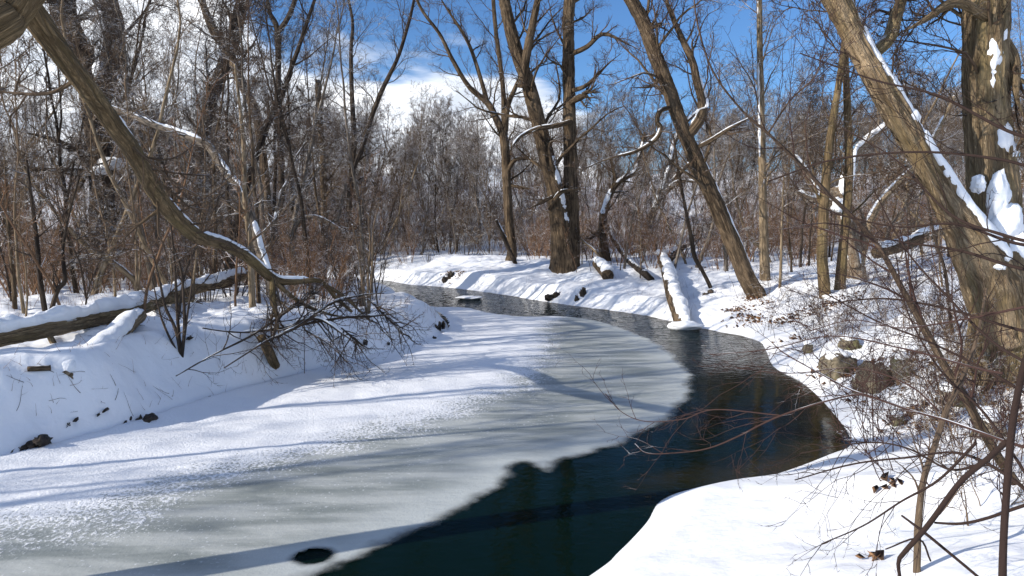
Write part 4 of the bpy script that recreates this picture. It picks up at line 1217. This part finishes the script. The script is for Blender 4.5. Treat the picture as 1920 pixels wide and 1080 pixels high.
def stems(rng, n, h, spread, r0, wander=.08, pts=9):
    a = rng.random(n) * 2 * math.pi
    rad = spread * np.sqrt(rng.random(n)) * .35
    st = np.stack([np.cos(a) * rad, np.sin(a) * rad, np.full(n, -.1)], -1)
    d = np.stack([np.cos(a) * spread * .3 + rng.normal(0, .1, n), np.sin(a) * spread * .3 + rng.normal(0, .1, n), np.ones(n)], -1)
    return grow(rng, st, d, h * rng.uniform(.5, 1.1, n), r0 * rng.uniform(.6, 1.1, n), pts, wander, .03, .75)


def shrub_proto(name, seed, m, n, h, spread, r0, per=7, per2=5, len1=.4, wander=.09, droop=0):
    rng = np.random.default_rng(seed)
    tb = Tubes()
    p, r = stems(rng, n, h, spread, r0, wander)
    tb.batch(p, r, 5)
    crown_from(rng, tb, p, r, [dict(per=per, t0=.25, len=len1, rf=.5, n=6, wander=.2, up=.04 - droop, rmin=.005), dict(per=per2, t0=.2, len=.55, rf=.65, n=5, wander=.22, rmin=.0036, up=-droop),
                               dict(per=3, t0=.2, len=.6, rf=.7, n=4, wander=.22, rmin=.003)], (4, 3, 3))
    return tb.build(name, m)


R0 = random.Random(11)
RIV_D = None


def river_dist(x, y):
    a = np.array([x], float)
    b = np.array([y], float)
    d = min(dist_line(a, b, LEFT)[0][0], dist_line(a, b, RIGHT)[0][0])
    return -d if inside(a, b, RIVER)[0] else d


taken = [(float(o.location.x), float(o.location.y)) for o in S.objects if o.get('category') in ('tree', 'sapling')]


def pick(n, xr, yr, gap=.8, dmin=1.5, az=None, seed=0):
    """spots in the woods, kept off the creek and off each other; xr as tangent of the bearing"""
    rd = random.Random(seed)
    out = []
    tries = 0
    while len(out) < n and tries < n * 60:
        tries += 1
        y = math.sqrt(rd.uniform(yr[0] ** 2, yr[1] ** 2))
        x = rd.uniform(*xr) * y
        if any((x - a) ** 2 + (y - b) ** 2 < gap * gap for a, b in taken):
            continue
        if river_dist(x, y) < dmin:
            continue
        out.append((x, y))
        taken.append((x, y))
    return out


def plant(protos, spots, labels, cat, group, s=(.8, 1.2), seed=0, lean=.07):
    """labels: one per proto, or one for all"""
    rd = random.Random(seed)
    for i, (x, y) in enumerate(spots):
        k = i % len(protos)
        root = protos[k]
        o = root if not root.get('placed') else copy_tree(root)
        if o is root:
            root['placed'] = 1
        o.location = (x, y, float(ground(np.array([x]), np.array([y]))[0]))
        sc = rd.uniform(*s)
        o.scale = (sc, sc, sc)
        o.rotation_euler = (rd.gauss(0, lean), rd.gauss(0, lean), rd.uniform(0, 6.28))
        tag(o, labels[k] if isinstance(labels, list) else labels, cat, group)


tall = [proto('tall_tree', 101, M_GREY, M_GREY, 12, .11, per=18, base=3.6, fork=True), proto('tall_tree', 102, M_DARK, M_DARK, 13, .13, per=18, base=3.6), proto('tall_tree', 103, M_BROWN, M_BROWN, 11, .10, per=18, base=3.3, fork=True, crook=.10),
        proto('tall_tree', 104, M_TAN, M_TAN, 12, .10, per=18, base=3.4, crook=.10), proto('tall_tree', 105, M_GREY, M_GREY, 10, .10, per=18, base=3.2, fork=True, lean=.3)]
slim = [proto('slim_tree', 111, M_GREY, M_GREY, 9, .06, per=16, base=1.9, dense=1.0), proto('slim_tree', 112, M_BROWN, M_BROWN, 8, .05, per=16, base=1.7, dense=1.0), proto('slim_tree', 113, M_TAN, M_TAN, 9.5, .055, per=16, base=1.8, dense=1.0, lean=.25),
        proto('slim_tree', 114, M_DARK, M_DARK, 8.5, .06, per=15, base=2.0, dense=1.0, fork=True)]
sap = [proto('sapling', 121, M_BUSH, M_BUSH, 4.2, .026, per=10, base=.9, dense=.7, t0=.2), proto('sapling', 122, M_DARK, M_DARK, 3.6, .024, per=9, base=.9, dense=.7, t0=.2, fork=True), proto('sapling', 123, M_TAN, M_TAN, 5.0, .03, per=11, base=1.0, dense=.7, t0=.25)]
crk = [proto('crooked_small_tree', 131, M_GREY, M_GREY, 6, .085, per=12, base=1.9, lean=.5, crook=.16, t0=.2), proto('crooked_small_tree', 132, M_TAN, M_TAN, 5.5, .075, per=12, base=1.7, lean=.6, crook=.18, t0=.2)]
bush = [shrub_proto('bare_shrub', 141, M_BUSH, 14, 2.8, 1.0, .016), shrub_proto('bare_shrub', 142, M_BUSH, 18, 2.2, 1.3, .013), shrub_proto('bare_shrub', 143, M_DARK, 9, 3.0, .8, .018), shrub_proto('bare_shrub', 144, M_TAN, 12, 2.4, 1.2, .014)]

LW, RW, HW = 'woods behind the shaded bank', 'woods behind the sunny bank', 'slope beyond the creek bend'
KT = ['tall grey forked bare tree in the %s', 'tall dark straight bare tree in the %s', 'tall brown forked bare tree in the %s', 'tall tan bare tree in the %s', 'grey slanting bare tree in the %s']
KS = ['slim grey bare tree in the %s', 'slim brown bare tree in the %s', 'slim tan slanting bare tree in the %s', 'slim dark forked bare tree in the %s']
KP = ['thin brown sapling in the %s', 'thin dark forked sapling in the %s', 'thin tan sapling in the %s']
KC = ['crooked grey snowy tree in the %s', 'crooked tan snowy tree in the %s']
KB = ['brown many stemmed bare shrub in the %s', 'low spreading brown bare shrub in the %s', 'sparse dark bare shrub in the %s', 'tan twiggy bare shrub in the %s']
fill = lambda ls, w: [l % w for l in ls]

# left woods
plant(tall, pick(22, (-.80, -.20), (19, 46), 1.8, 2.5, seed=1), fill(KT, LW), 'tree', 'bare trees of the left woods', seed=1)
plant(slim, pick(40, (-.78, -.17), (15, 44), 1.0, 2, seed=2), fill(KS, LW), 'tree', 'bare trees of the left woods', seed=2)
plant(crk, pick(14, (-.78, -.2), (15, 40), 1.0, 2, seed=3), fill(KC, LW), 'tree', 'bare trees of the left woods', seed=3)
plant(sap, pick(84, (-.75, -.13), (11.5, 30), .45, 1.6, seed=4), fill(KP, LW), 'sapling', 'saplings of the left woods', (.6, 1.15), seed=4)
plant(bush, pick(48, (-.78, -.16), (15, 36), .9, 1.6, seed=5), fill(KB, LW), 'shrub', 'shrubs of the left woods', (.6, 1.0), seed=5)
# right woods
plant(tall, pick(22, (.10, .82), (26, 50), 1.8, 3, seed=6), fill(KT, RW), 'tree', 'bare trees of the right woods', (.6, .95), seed=6)
plant(slim, pick(40, (.06, .80), (25, 48), 1.2, 3, seed=7), fill(KS, RW), 'tree', 'bare trees of the right woods', (.65, 1.0), seed=7)
plant(crk, pick(16, (.04, .75), (26, 42), 1.2, 3, seed=8), fill(KC, RW), 'tree', 'bare trees of the right woods', seed=8)
plant(sap, pick(54, (.02, .72), (15, 36), .7, 2.5, seed=9), fill(KP, RW), 'sapling', 'saplings of the right woods', (.5, 1.0), seed=9)
plant(bush, pick(50, (.04, .80), (27, 44), 1.0, 3, seed=10), fill(KB, RW), 'shrub', 'shrubs of the right woods', (.8, 1.4), seed=10)
# the far slope
far = [proto('bushy_tree', 161, M_GREY, M_GREY, 12, .12, per=24, base=4.2, fork=True, thick=1.9), proto('bushy_tree', 162, M_TAN, M_TAN, 10, .10, per=24, base=3.8, fork=True, thick=1.9), proto('bushy_tree', 163, M_BROWN, M_BROWN, 12.5, .13, per=24, base=4.2, fork=True, thick=1.9)]
plant(far, pick(150, (-.55, .75), (48, 84), 1.6, 3, seed=32), fill(['bushy grey bare tree on the %s', 'bushy tan bare tree on the %s', 'bushy brown bare tree on the %s'], HW), 'tree', 'bushy trees of the far slope', (.45, .78), seed=32)
plant(bush, pick(130, (-.6, .6), (42, 66), 1.0, 3, seed=33), fill(KB, HW), 'shrub', 'shrubs of the far slope', (1.0, 1.7), seed=33)
plant(tall, pick(70, (-.72, .75), (46, 92), 2.0, 3, seed=12), fill(KT, HW), 'tree', 'bare trees of the far slope', (.6, .85), seed=12)
plant(slim, pick(60, (-.72, .75), (44, 80), 1.4, 3, seed=13), fill(KS, HW), 'tree', 'bare trees of the far slope', (.7, 1.0), seed=13)
# the bend itself, small stuff round the open view
plant(slim, pick(8, (-.2, -.02), (40, 47), 1.2, 2, seed=14), fill(KS, 'gap above the creek bend'), 'tree', 'bare trees by the bend', (.6, .9), seed=14)
plant(bush, pick(12, (-.22, .02), (36, 47), 1.0, 1.2, seed=15), fill(KB, 'gap above the creek bend'), 'shrub', 'shrubs by the bend', (.5, .8), seed=15)
# beside and behind the viewer: the trees whose shadows cross the ice
plant([slim[3], tall[2], slim[0], slim[1], tall[0]], [(-9.5, 6.2), (-12, 8.5), (-13, 4.0), (-16, 7.5), (-15.5, 1.5), (-19, 4.5), (-24, 2), (-22, 6.5), (-28, 5), (-14, 6)], 'bare tree outside the view whose shadow streaks the ice', 'tree', 'trees casting the streaks', seed=16)


def scatter_woods(name, label, seed, n, xr, yr, h, ns, m, per=(6, 5, 3), r0=.014, dmin=2.5, spread=1.0, ks=(3, 3, 3), rk=1.0):
    rng = np.random.default_rng(seed)
    rd = random.Random(seed)
    S0, D0, H0 = [], [], []
    k = 0
    while k < n:
        y = math.sqrt(rd.uniform(yr[0] ** 2, yr[1] ** 2))
        x = rd.uniform(*xr) * y
        if river_dist(x, y) < dmin:
            continue
        k += 1
        z = float(ground(np.array([x]), np.array([y]))[0])
        p, r = stems(rng, ns, h * rd.uniform(.6, 1.2), spread, r0)
        S0.append(p + np.array([x, y, z]))
        D0.append(r)
    p, r = np.concatenate(S0), np.concatenate(D0)
    tb = Tubes()
    tb.batch(p, r, 4)
    lv = [dict(per=per[0], t0=.2, len=.42, rf=.5, n=5, wander=.2, up=.03, rmin=.006 * rk), dict(per=per[1], t0=.2, len=.55, rf=.65, n=4, wander=.22, rmin=.0048 * rk), dict(per=per[2], t0=.2, len=.6, rf=.7, n=3, wander=.22, rmin=.004 * rk)]
    crown_from(rng, tb, p, r, [l for l in lv if l['per']], ks)
    return tag(tb.build(name, m), label, None, None, 'stuff')


scatter_woods('undergrowth', 'brown tangle of undergrowth filling the woods behind the sunny bank', 201, 150, (.03, .80), (31, 50), 3.0, 9, M_BUSH, spread=1.3)
scatter_woods('undergrowth', 'brown tangle of undergrowth filling the woods behind the shaded bank', 202, 170, (-.80, -.17), (20, 45), 2.2, 8, M_BUSH, spread=1.3, r0=.012)
scatter_woods('undergrowth', 'grey brown brush covering the foot of the far slope', 204, 260, (-.55, .12), (41, 70), 3.2, 8, M_TAN, per=(6, 5, 3), spread=1.6, r0=.02, rk=1.9)
scatter_woods('distant_woods', 'grey mass of bare woods along the top of the far slope', 203, 200, (-.8, .85), (76, 118), 6.5, 4, M_GREY, (10, 6, 3), .07, 3, 1.0, rk=2.0)

# ------------------------------------------------------------------ saplings and shrubs close by
def clump(name, label, cat, px, py, m, stems_px, seed, levels, group=None, dY=0.0):
    """stems drawn by eye from one foot on the snow"""
    g = ghit(px, py)
    t = thing(name, label, cat, g, group)
    o_ = -g
    rng = np.random.default_rng(seed)
    tw = Tubes()
    for i, st in enumerate(stems_px):
        p = np.array([g - (0, 0, .1)] + [P(a, b, g[1] + d) for a, b, w, d in st])
        r = np.array([st[0][2] / 2 / FPX * g[1] * 1.1] + [w / 2 / FPX * g[1] for a, b, w, d in st])
        p, r = resample(p, r, .06)
        tb = Tubes()
        tb.limb(p + o_, r, 9, .002, seed + i, .1)
        tb.build('stem', m, t)
        ix = np.linspace(0, len(p) - 1, min(16, len(p))).astype(int)
        crown_from(rng, tw, (p + o_)[ix][None], r[ix][None], levels)
    tw.build('crown', m, t)
    return t


LV = lambda n=8, b=.8, up=.05: [dict(per=n, t0=.2, len=1, base=b, rf=.5, n=7, wander=.18, up=up, rmin=.005), dict(per=5, len=.5, rf=.65, n=5, wander=.2, rmin=.0035), dict(per=3, len=.55, rf=.7, n=4, wander=.2, rmin=.0026)]
clump('sapling', 'v shaped dark sapling growing just behind the long fallen trunk', 'sapling', 88, 598, M_DARK, [[(75, 520, 9, 0), (70, 460, 8, 0), (60, 380, 6, 0), (50, 300, 4, 0)], [(108, 545, 8, 0), (122, 525, 8, 0), (118, 470, 6, 0), (130, 400, 4, 0), (150, 330, 3, 0)]], 301, LV(9, .8))
clump('sapling', 'thin dark sapling clump on the brow of the shaded bank, crossing the long fallen trunk', 'sapling', 340, 668, M_DARK, [[(330, 620, 6, 0), (310, 575, 5, 0), (300, 530, 4, 0), (285, 470, 3, 0)], [(334, 610, 6, 0), (330, 540, 5, 0), (325, 470, 4, 0), (318, 400, 2, 0)],
      [(346, 610, 6, 0), (343, 540, 5, 0), (338, 500, 4, 0), (320, 450, 3, 0)], [(312, 620, 4, 0), (298, 580, 3, 0), (285, 520, 2, 0)], [(350, 600, 4, 0), (360, 520, 3, 0), (355, 440, 2, 0)]], 303, LV(7, .5))
clump('sapling', 'lone thin sapling standing left of the long fallen trunk', 'sapling', 28, 578, M_BROWN, [[(25, 520, 8, 0), (18, 450, 7, 0), (14, 400, 6, 0), (10, 300, 4, 0)]], 305, LV(9, .8))
clump('sapling', 'straight thin sapling just past where the arching limb touches the snow', 'sapling', 473, 576, M_TAN, [[(472, 540, 12, 0), (468, 450, 11, 0), (460, 380, 9, 0), (455, 250, 7, 0), (440, 120, 4, 0)]], 307, LV(16, 1.2))
clump('sapling', 'wispy tan sapling clump right of the touching limb, before the water', 'sapling', 690, 600, M_TAN, [[(690, 520, 4, 0), (694, 460, 3, 0), (690, 400, 2, 0)], [(680, 540, 4, 0), (672, 470, 3, 0), (660, 420, 2, 0)], [(697, 520, 4, 0), (700, 430, 3, 0), (712, 380, 2, 0)]], 309, LV(9, .6))
clump('bent_sapling', 'white bent sapling hooked over like a cane behind the tangle of boughs', 'sapling', 549, 548, M_GREY, [[(548, 500, 10, 0), (550, 440, 10, 0), (560, 415, 9, 0), (585, 406, 8, 0), (610, 412, 7, 0), (640, 430, 5, 0), (690, 450, 3, 0)]], 311, LV(7, .6, -.02))
clump('sapling', 'snow streaked leaning sapling behind the tangle of boughs', 'sapling', 596, 545, M_GREY, [[(605, 500, 14, 0), (615, 460, 11, 0), (628, 425, 9, 0), (636, 400, 6, 0), (650, 340, 4, 0)]], 313, LV(9, .8))
clump('sapling', 'thin crooked sapling on the sunny slope before the split willow', 'sapling', 1786, 625, M_DARK, [[(1782, 596, 6, 0), (1772, 510, 6, 0), (1753, 447, 5, 0), (1734, 350, 3, 0)]], 315, LV(8, .5))
clump('sapling', 'small upright sapling rising from snow between the pole tree and twin trees', 'sapling', 1462, 540, M_TAN, [[(1464, 500, 5, 0), (1466, 420, 4, 0), (1470, 330, 2, 0)]], 317, LV(8, .5))


def near(name, label, cat, m, lines, seed, levels=None, where=None, group=None, smooth_k=10, twigm=None):
    """a plant close to the viewer: every stem drawn with its own distances"""
    ps = [path(l, .02) for l in lines]
    base = np.array(where) if where is not None else ps[0][0][0]
    t = thing(name, label, cat, base, group)
    rng = np.random.default_rng(seed)
    tw = Tubes()
    for i, (p, r) in enumerate(ps):
        tb = Tubes()
        tb.limb(p - base, r, smooth_k, 0.0006, seed + i, 0, True, .16)
        tb.build('stem', m, t)
        if levels:
            ix = np.linspace(0, len(p) - 1, 18).astype(int)
            crown_from(rng, tw, (p - base)[ix][None], r[ix][None], levels if i < 99 else levels)
    if levels:
        tw.build('crown', twigm or m, t)
    return t


TW = lambda n, b, up=.0: [dict(per=n, t0=.15, len=1, base=b, rf=.45, n=9, wander=.13, up=up, rmin=.0018, a0=.4, a1=.9, shrink=.4), dict(per=4, t0=.2, len=.45, rf=.7, n=6, wander=.16, rmin=.0013), dict(per=2, t0=.3, len=.5, rf=.75, n=5, wander=.18, rmin=.0011)]
near('dark_shrub', 'dark smooth stemmed shrub right at the viewer, its forked stems crossing near the frame edge', 'shrub', M_FRONT,
     [[(1878, 1420, 16.3, 2.25), (1880, 1200, 15.1, 2.22), (1880, 1080, 13.9, 2.2), (1884, 980, 12.6, 2.2), (1890, 890, 12.6, 2.2), (1898, 800, 13.2, 2.18), (1908, 740, 13.2, 2.15), (1922, 680, 12.6, 2.1), (1960, 560, 10.0, 2.0)],
      [(1688, 1090, 5.7, 2.5), (1684, 1055, 6.9, 2.5), (1692, 1040, 8.8, 2.5), (1740, 985, 10.0, 2.45), (1800, 905, 10.7, 2.4), (1850, 862, 10.7, 2.3), (1888, 828, 11.3, 2.2)],
      [(1690, 966, 3.7, 2.6), (1735, 1000, 5.7, 2.55), (1790, 1045, 5.7, 2.5), (1850, 1095, 5.7, 2.45)],
      [(1752, 980, 3.7, 2.45), (1800, 982, 5.0, 2.4), (1850, 972, 5.7, 2.35), (1920, 948, 6.3, 2.3), (1990, 930, 6.3, 2.2)],
      [(1745, 1052, 3.1, 2.5), (1722, 1010, 3.7, 2.48), (1660, 1030, 2.5, 2.5)]],
     401, None, P(1880, 1400, 2.25))
# the long twigs that reach over the water
near('overhanging_twigs', 'long bare twigs reaching from the frame edge out over the dark pool', 'shrub', M_REDTWIG,
     [[(1990, 860, 5.9, 2.5), (1920, 838, 5.3, 2.6), (1880, 826, 5.3, 2.7), (1780, 790, 4.6, 2.9), (1710, 770, 4.0, 3.1), (1640, 746, 4.0, 3.3), (1590, 728, 3.3, 3.5), (1530, 696, 2.6, 3.6), (1470, 662, 2.2, 3.8), (1445, 640, 1.3, 3.9)],
      [(1640, 746, 3.3, 3.3), (1590, 742, 3.3, 3.4), (1465, 779, 3.3, 3.6), (1380, 820, 2.9, 3.7), (1330, 840, 2.6, 3.8), (1280, 848, 2.2, 3.9), (1215, 850, 1.7, 4.0), (1190, 832, 1.1, 4.1)],
      [(1465, 779, 2.6, 3.6), (1340, 768, 2.1, 3.8), (1280, 786, 1.8, 3.9), (1210, 790, 1.5, 4.0), (1165, 772, 1.1, 4.1), (1135, 738, 0.7, 4.15)],
      [(1760, 770, 3.3, 3.0), (1700, 720, 2.6, 3.1), (1600, 690, 2.0, 3.3), (1480, 700, 1.3, 3.6), (1380, 690, 0.9, 3.8)],
      [(1880, 700, 4.6, 2.6), (1830, 690, 4.0, 2.7), (1700, 655, 3.0, 3.0), (1560, 630, 2.2, 3.3), (1440, 655, 1.7, 3.5), (1330, 665, 1.1, 3.7)],
      [(1990, 560, 5.3, 2.6), (1900, 580, 4.6, 2.7), (1800, 600, 3.3, 2.9), (1690, 615, 2.6, 3.1), (1600, 600, 2.0, 3.3), (1520, 620, 1.3, 3.5)]],
     403, TW(8, .6), P(1990, 860, 2.5))
near('arching_twigs', 'fine dark twigs drooping over the near snow shelf at the bottom', 'shrub', M_FRONT,
     [[(1980, 980, 8, 2.6), (1900, 900, 7, 2.7), (1800, 850, 5, 2.9), (1700, 858, 4, 3.0), (1600, 870, 3, 3.1), (1490, 900, 2, 3.2)],
      [(1830, 830, 6, 2.8), (1760, 900, 4.5, 2.9), (1690, 940, 3.4, 3.0), (1620, 985, 2.6, 3.1), (1540, 1020, 1.8, 3.15)],
      [(1840, 870, 5, 2.8), (1780, 880, 4, 2.9), (1700, 840, 3, 3.0), (1620, 830, 2.4, 3.1), (1500, 850, 1.6, 3.2)],
      [(1960, 460, 7, 2.7), (1880, 440, 6, 2.8), (1780, 400, 4.5, 3.0), (1680, 300, 3.4, 3.3), (1580, 240, 2.4, 3.6)],
      [(1970, 330, 7, 2.7), (1880, 300, 6, 2.8), (1720, 285, 4.5, 3.0), (1560, 300, 3.4, 3.3), (1440, 340, 2.4, 3.6)],
      [(1960, 700, 6, 2.6), (1860, 640, 5, 2.8), (1780, 560, 4, 3.0), (1700, 470, 3, 3.2), (1640, 360, 2, 3.4)]],
     405, TW(9, .6, -.02), P(1980, 980, 2.6))
near('arching_twigs', 'dark twiggy boughs reaching across the face of the split willow', 'shrub', M_FRONT,
     [[(2000, 520, 7, 3.2), (1900, 500, 6, 3.3), (1800, 470, 4.5, 3.5), (1700, 455, 3.4, 3.7), (1620, 440, 2.2, 3.9)],
      [(2000, 470, 7, 3.2), (1900, 455, 6, 3.3), (1790, 420, 4.5, 3.5), (1680, 425, 3, 3.8), (1560, 400, 2, 4.0)],
      [(1990, 260, 7, 3.2), (1900, 250, 6, 3.3), (1760, 180, 4.5, 3.6), (1640, 150, 3, 3.8), (1500, 100, 2, 4.0)],
      [(1990, 640, 7, 3.2), (1880, 610, 5, 3.4), (1780, 580, 4, 3.6), (1660, 560, 3, 3.8), (1540, 570, 2, 4.0)],
      [(1960, 760, 6, 3.2), (1860, 700, 5, 3.4), (1740, 640, 4, 3.6), (1640, 600, 3, 3.8), (1530, 540, 2, 4.0)],
      [(1950, 930, 6, 3.0), (1850, 780, 5, 3.2), (1760, 690, 4, 3.4), (1700, 580, 3, 3.6), (1680, 480, 2, 3.8)]],
     411, TW(8, .7, .0), P(2000, 520, 3.2))
# the whip-like sapling that slants across the right of the view
near('slanting_sapling', 'long whip thin sapling slanting up across the twin trees', 'sapling', M_BROWN,
     [[tuple(list(x) + []) for x in ((1905, 905, 18, 4.6), (1860, 838, 17, 4.6), (1811, 750, 16, 4.6), (1777, 697, 14, 4.6), (1738, 625, 13, 4.6), (1690, 538, 11, 4.6), (1647, 461, 9, 4.6), (1600, 408, 8, 4.6), (1550, 360, 7.5, 4.6), (1495, 303, 6.5, 4.6), (1440, 250, 5, 4.6), (1390, 205, 4, 4.6), (1335, 130, 3.2, 4.6), (1305, 30, 2.6, 4.6), (1300, -60, 1.6, 4.6))],
      [(1440, 250, 4, 4.6), (1480, 190, 3, 4.5), (1530, 140, 2, 4.4), (1540, 90, 1.4, 4.4)]], 407, TW(22, .9, .03), None, twigm=M_REDTWIG)
g = ghit(1718, 1078)
near('sapling', 'pale olive sapling stem curving up from the near snow among dark twigs', 'sapling', M_STEM,
     [[(1718, 1110, 15, g[1]), (1720, 1040, 14, g[1]), (1722, 980, 13, g[1]), (1732, 900, 12, g[1]), (1752, 840, 11, g[1] + .1), (1775, 770, 10, g[1] + .2), (1800, 720, 8, g[1] + .3), (1830, 640, 6, g[1] + .4), (1850, 540, 3, g[1] + .4)]], 409, TW(9, .5, .03))

# reddish thicket on the bank below the willow, grass round its foot
thick = [shrub_proto('red_shrub', 151, M_REDTWIG, 9, 1.5, 1.3, .008, 6, 4, .5, .13, .01), shrub_proto('red_shrub', 152, M_REDTWIG, 7, 1.2, 1.6, .007, 6, 4, .5, .15, .03), shrub_proto('red_shrub', 153, M_TAN, 9, 1.3, 1.3, .007, 6, 4, .5, .14, .02)]
spots = []
rd = random.Random(5)
for px, py in ((1560, 600), (1620, 655), (1690, 640), (1740, 650), (1690, 720), (1755, 710), (1800, 760), (1850, 790), (1760, 800), (1640, 770), (1900, 850), (1580, 640), (1660, 600), (1720, 600), (1770, 730), (1820, 820), (1700, 830), (1860, 740), (1810, 640), (1900, 920), (1780, 870), (1540, 640), (1840, 880), (1790, 690), (1660, 830), (1720, 880), (1880, 960), (1600, 560), (1500, 600)):
    g = ghit(px, py)
    spots.append((g[0], g[1]))
for _ in range(22):
    g = ghit(rd.uniform(1440, 1880), rd.uniform(500, 640))
    spots.append((g[0], g[1]))
plant(thick, spots, ['reddish bare thicket shrub on the bank below the split willow', 'low sprawling reddish shrub on the bank below the split willow', 'tan wiry shrub on the bank below the split willow'], 'shrub', 'thicket below the split willow', (.6, 1.0), 21, .1)


# ------------------------------------------------------------------ grass stems, fallen leaves, twigs in the snow
def grass_tufts(name, label, seed, spots_, n, h, m, spread=.12, lay=.35):
    rng = np.random.default_rng(seed)
    st, dd, ll = [], [], []
    for x, y in spots_:
        k = rng.integers(max(1, n // 2), n + 1)
        p = np.stack([x + rng.normal(0, spread, k), y + rng.normal(0, spread, k)], -1)
        z = ground(p[:, 0], p[:, 1]) - .02
        st.append(np.concatenate([p, z[:, None]], 1))
        dd.append(np.stack([rng.normal(0, lay, k), rng.normal(0, lay, k), np.ones(k)], -1))
        ll.append(h * rng.uniform(.4, 1.2, k))
    st, dd, ll = np.concatenate(st), np.concatenate(dd), np.concatenate(ll)
    p, r = grow(rng, st, dd, ll, np.full(len(ll), .0028), 6, .12, -.03, .7)
    tb = Tubes()
    tb.batch(p, r, 3)
    return tag(tb.build(name, m), label, None, None, 'stuff')


M_STRAW = bark_mat('straw', (.16, .11, .06), (.36, .27, .15), 2.0, 0, None, None, 0)
rng0 = np.random.default_rng(77)


def px_spots(n, x0, x1, y0, y1):
    out = []
    for _ in range(n):
        g = ghit(rng0.uniform(x0, x1), rng0.uniform(y0, y1))
        if g[2] > .08:
            out.append((g[0], g[1]))
    return out


grass_tufts('dry_grass', 'straw coloured grass round the foot of the split willow', 1, px_spots(26, 1790, 1915, 640, 800), 22, .4, M_STRAW, .1, .5)
grass_tufts('dry_grass', 'dry stems poking from the snow of the shaded bank', 2, px_spots(46, 0, 640, 590, 780), 4, .22, M_BUSH, .10, .4)
grass_tufts('dry_grass', 'dry stems poking from the snow of the sunny bank', 3, px_spots(90, 820, 1750, 480, 620), 5, .4, M_BUSH, .14, .4)
grass_tufts('dry_grass', 'weed stalks on the tip of the shaded bank', 4, px_spots(26, 640, 815, 565, 640), 7, .45, M_BUSH, .10, .35)
grass_tufts('dry_grass', 'dry stems in the snow under the woods', 6, px_spots(140, 0, 640, 500, 590), 6, .6, M_BUSH, .25, .3)


def leaf_patch(name, label, seed, patches, m):
    """curled dead leaves lying on the snow"""
    rng = np.random.default_rng(seed)
    V, F = [], []
    n0 = 0
    for px, py, n, sp in patches:
        g = ghit(px, py)
        p = np.stack([g[0] + rng.normal(0, sp, n), g[1] + rng.normal(0, sp * .8, n)], -1)
        z = ground(p[:, 0], p[:, 1])
        for i in range(n):
            if z[i] < .07:
                continue
            a = rng.random() * 6.28
            s_ = rng.uniform(.025, .06)
            u = np.array([math.cos(a), math.sin(a), rng.normal(0, .4)])
            v = np.array([-math.sin(a), math.cos(a), rng.normal(0, .5)])
            c = np.array([p[i, 0], p[i, 1], z[i] + .02])
            cu = np.array([0, 0, s_ * .4])
            V += [c - u * s_, c - v * s_ * .55 + cu, c + u * s_ * 1.1, c + v * s_ * .55 + cu, c - np.array([0, 0, .012])]
            F += [(n0, n0 + 1, n0 + 4), (n0 + 1, n0 + 2, n0 + 4), (n0 + 2, n0 + 3, n0 + 4), (n0 + 3, n0, n0 + 4), (n0, n0 + 3, n0 + 2, n0 + 1)]
            n0 += 5
    cnt = np.array([len(f) for f in F], np.int32)
    me = raw_mesh(name, np.array(V), cnt, np.concatenate([np.array(f) for f in F]), False)
    me.materials.append(m)
    tag(link(name, me), label, None, None, 'stuff')


m_leaf, k_, b_ = mat('dead_leaf')
pn_ = k_.noise(k_.new('ShaderNodeTexCoord').outputs['Object'], 14, 2)
k_.put(b_.inputs['Base Color'], k_.mix(k_.ss(pn_, .35, .65), (.10, .05, .025, 1), (.26, .14, .065, 1)))
b_.inputs['Roughness'].default_value = .8
leaf_patch('fallen_leaves', 'brown fallen leaves strewn on the sunny bank', 5,
           [(1385, 580, 60, .22), (1400, 595, 50, .25), (1425, 600, 40, .25), (1470, 605, 60, .22), (1440, 570, 30, .3), (1545, 578, 60, .25), (1520, 590, 40, .3), (1575, 565, 30, .3), (1480, 635, 20, .2), (1560, 690, 50, .16), (1600, 700, 60, .18),
            (1690, 690, 60, .2), (1660, 730, 30, .2), (1700, 780, 50, .15), (1730, 800, 30, .15), (1660, 920, 8, .05), (1640, 1050, 6, .05), (1850, 720, 60, .2), (1800, 680, 50, .3), (1365, 615, 14, .3), (845, 512, 60, .2), (860, 515, 40, .2), (1900, 780, 50, .2), (1290, 500, 20, .6), (1410, 560, 60, .12)], m_leaf)


def lying_twigs(name, label, seed, spots_, m):
    """bits of twig dropped on the snow"""
    rng = np.random.default_rng(seed)
    n = len(spots_)
    a = rng.random(n) * 6.28
    xy = np.array(spots_)
    st = np.concatenate([xy, (ground(xy[:, 0], xy[:, 1]) + .008)[:, None]], 1)
    d = np.stack([np.cos(a), np.sin(a), rng.normal(.02, .1, n)], -1)
    p, r = grow(rng, st, d, rng.uniform(.06, .32, n), rng.uniform(.0015, .004, n), 6, .12, 0, .6)
    z = ground(p[..., 0], p[..., 1]) + .006
    p[..., 2] = np.maximum(p[..., 2], z)
    tb = Tubes()
    tb.batch(p, r, 4)
    crown_from(rng, tb, p, r, [dict(per=2, t0=.3, len=.4, rf=.6, n=4, wander=.15, rmin=.0015)], (3,))
    return tag(tb.build(name, m), label, None, None, 'stuff')


lying_twigs('fallen_twigs', 'small twigs dropped on the snow of the shaded bank', 1, px_spots(80, 0, 700, 520, 790), M_BROWN)
lying_twigs('fallen_twigs', 'small twigs dropped on the snow of the sunny bank', 2, px_spots(170, 800, 1850, 480, 800), M_BROWN)
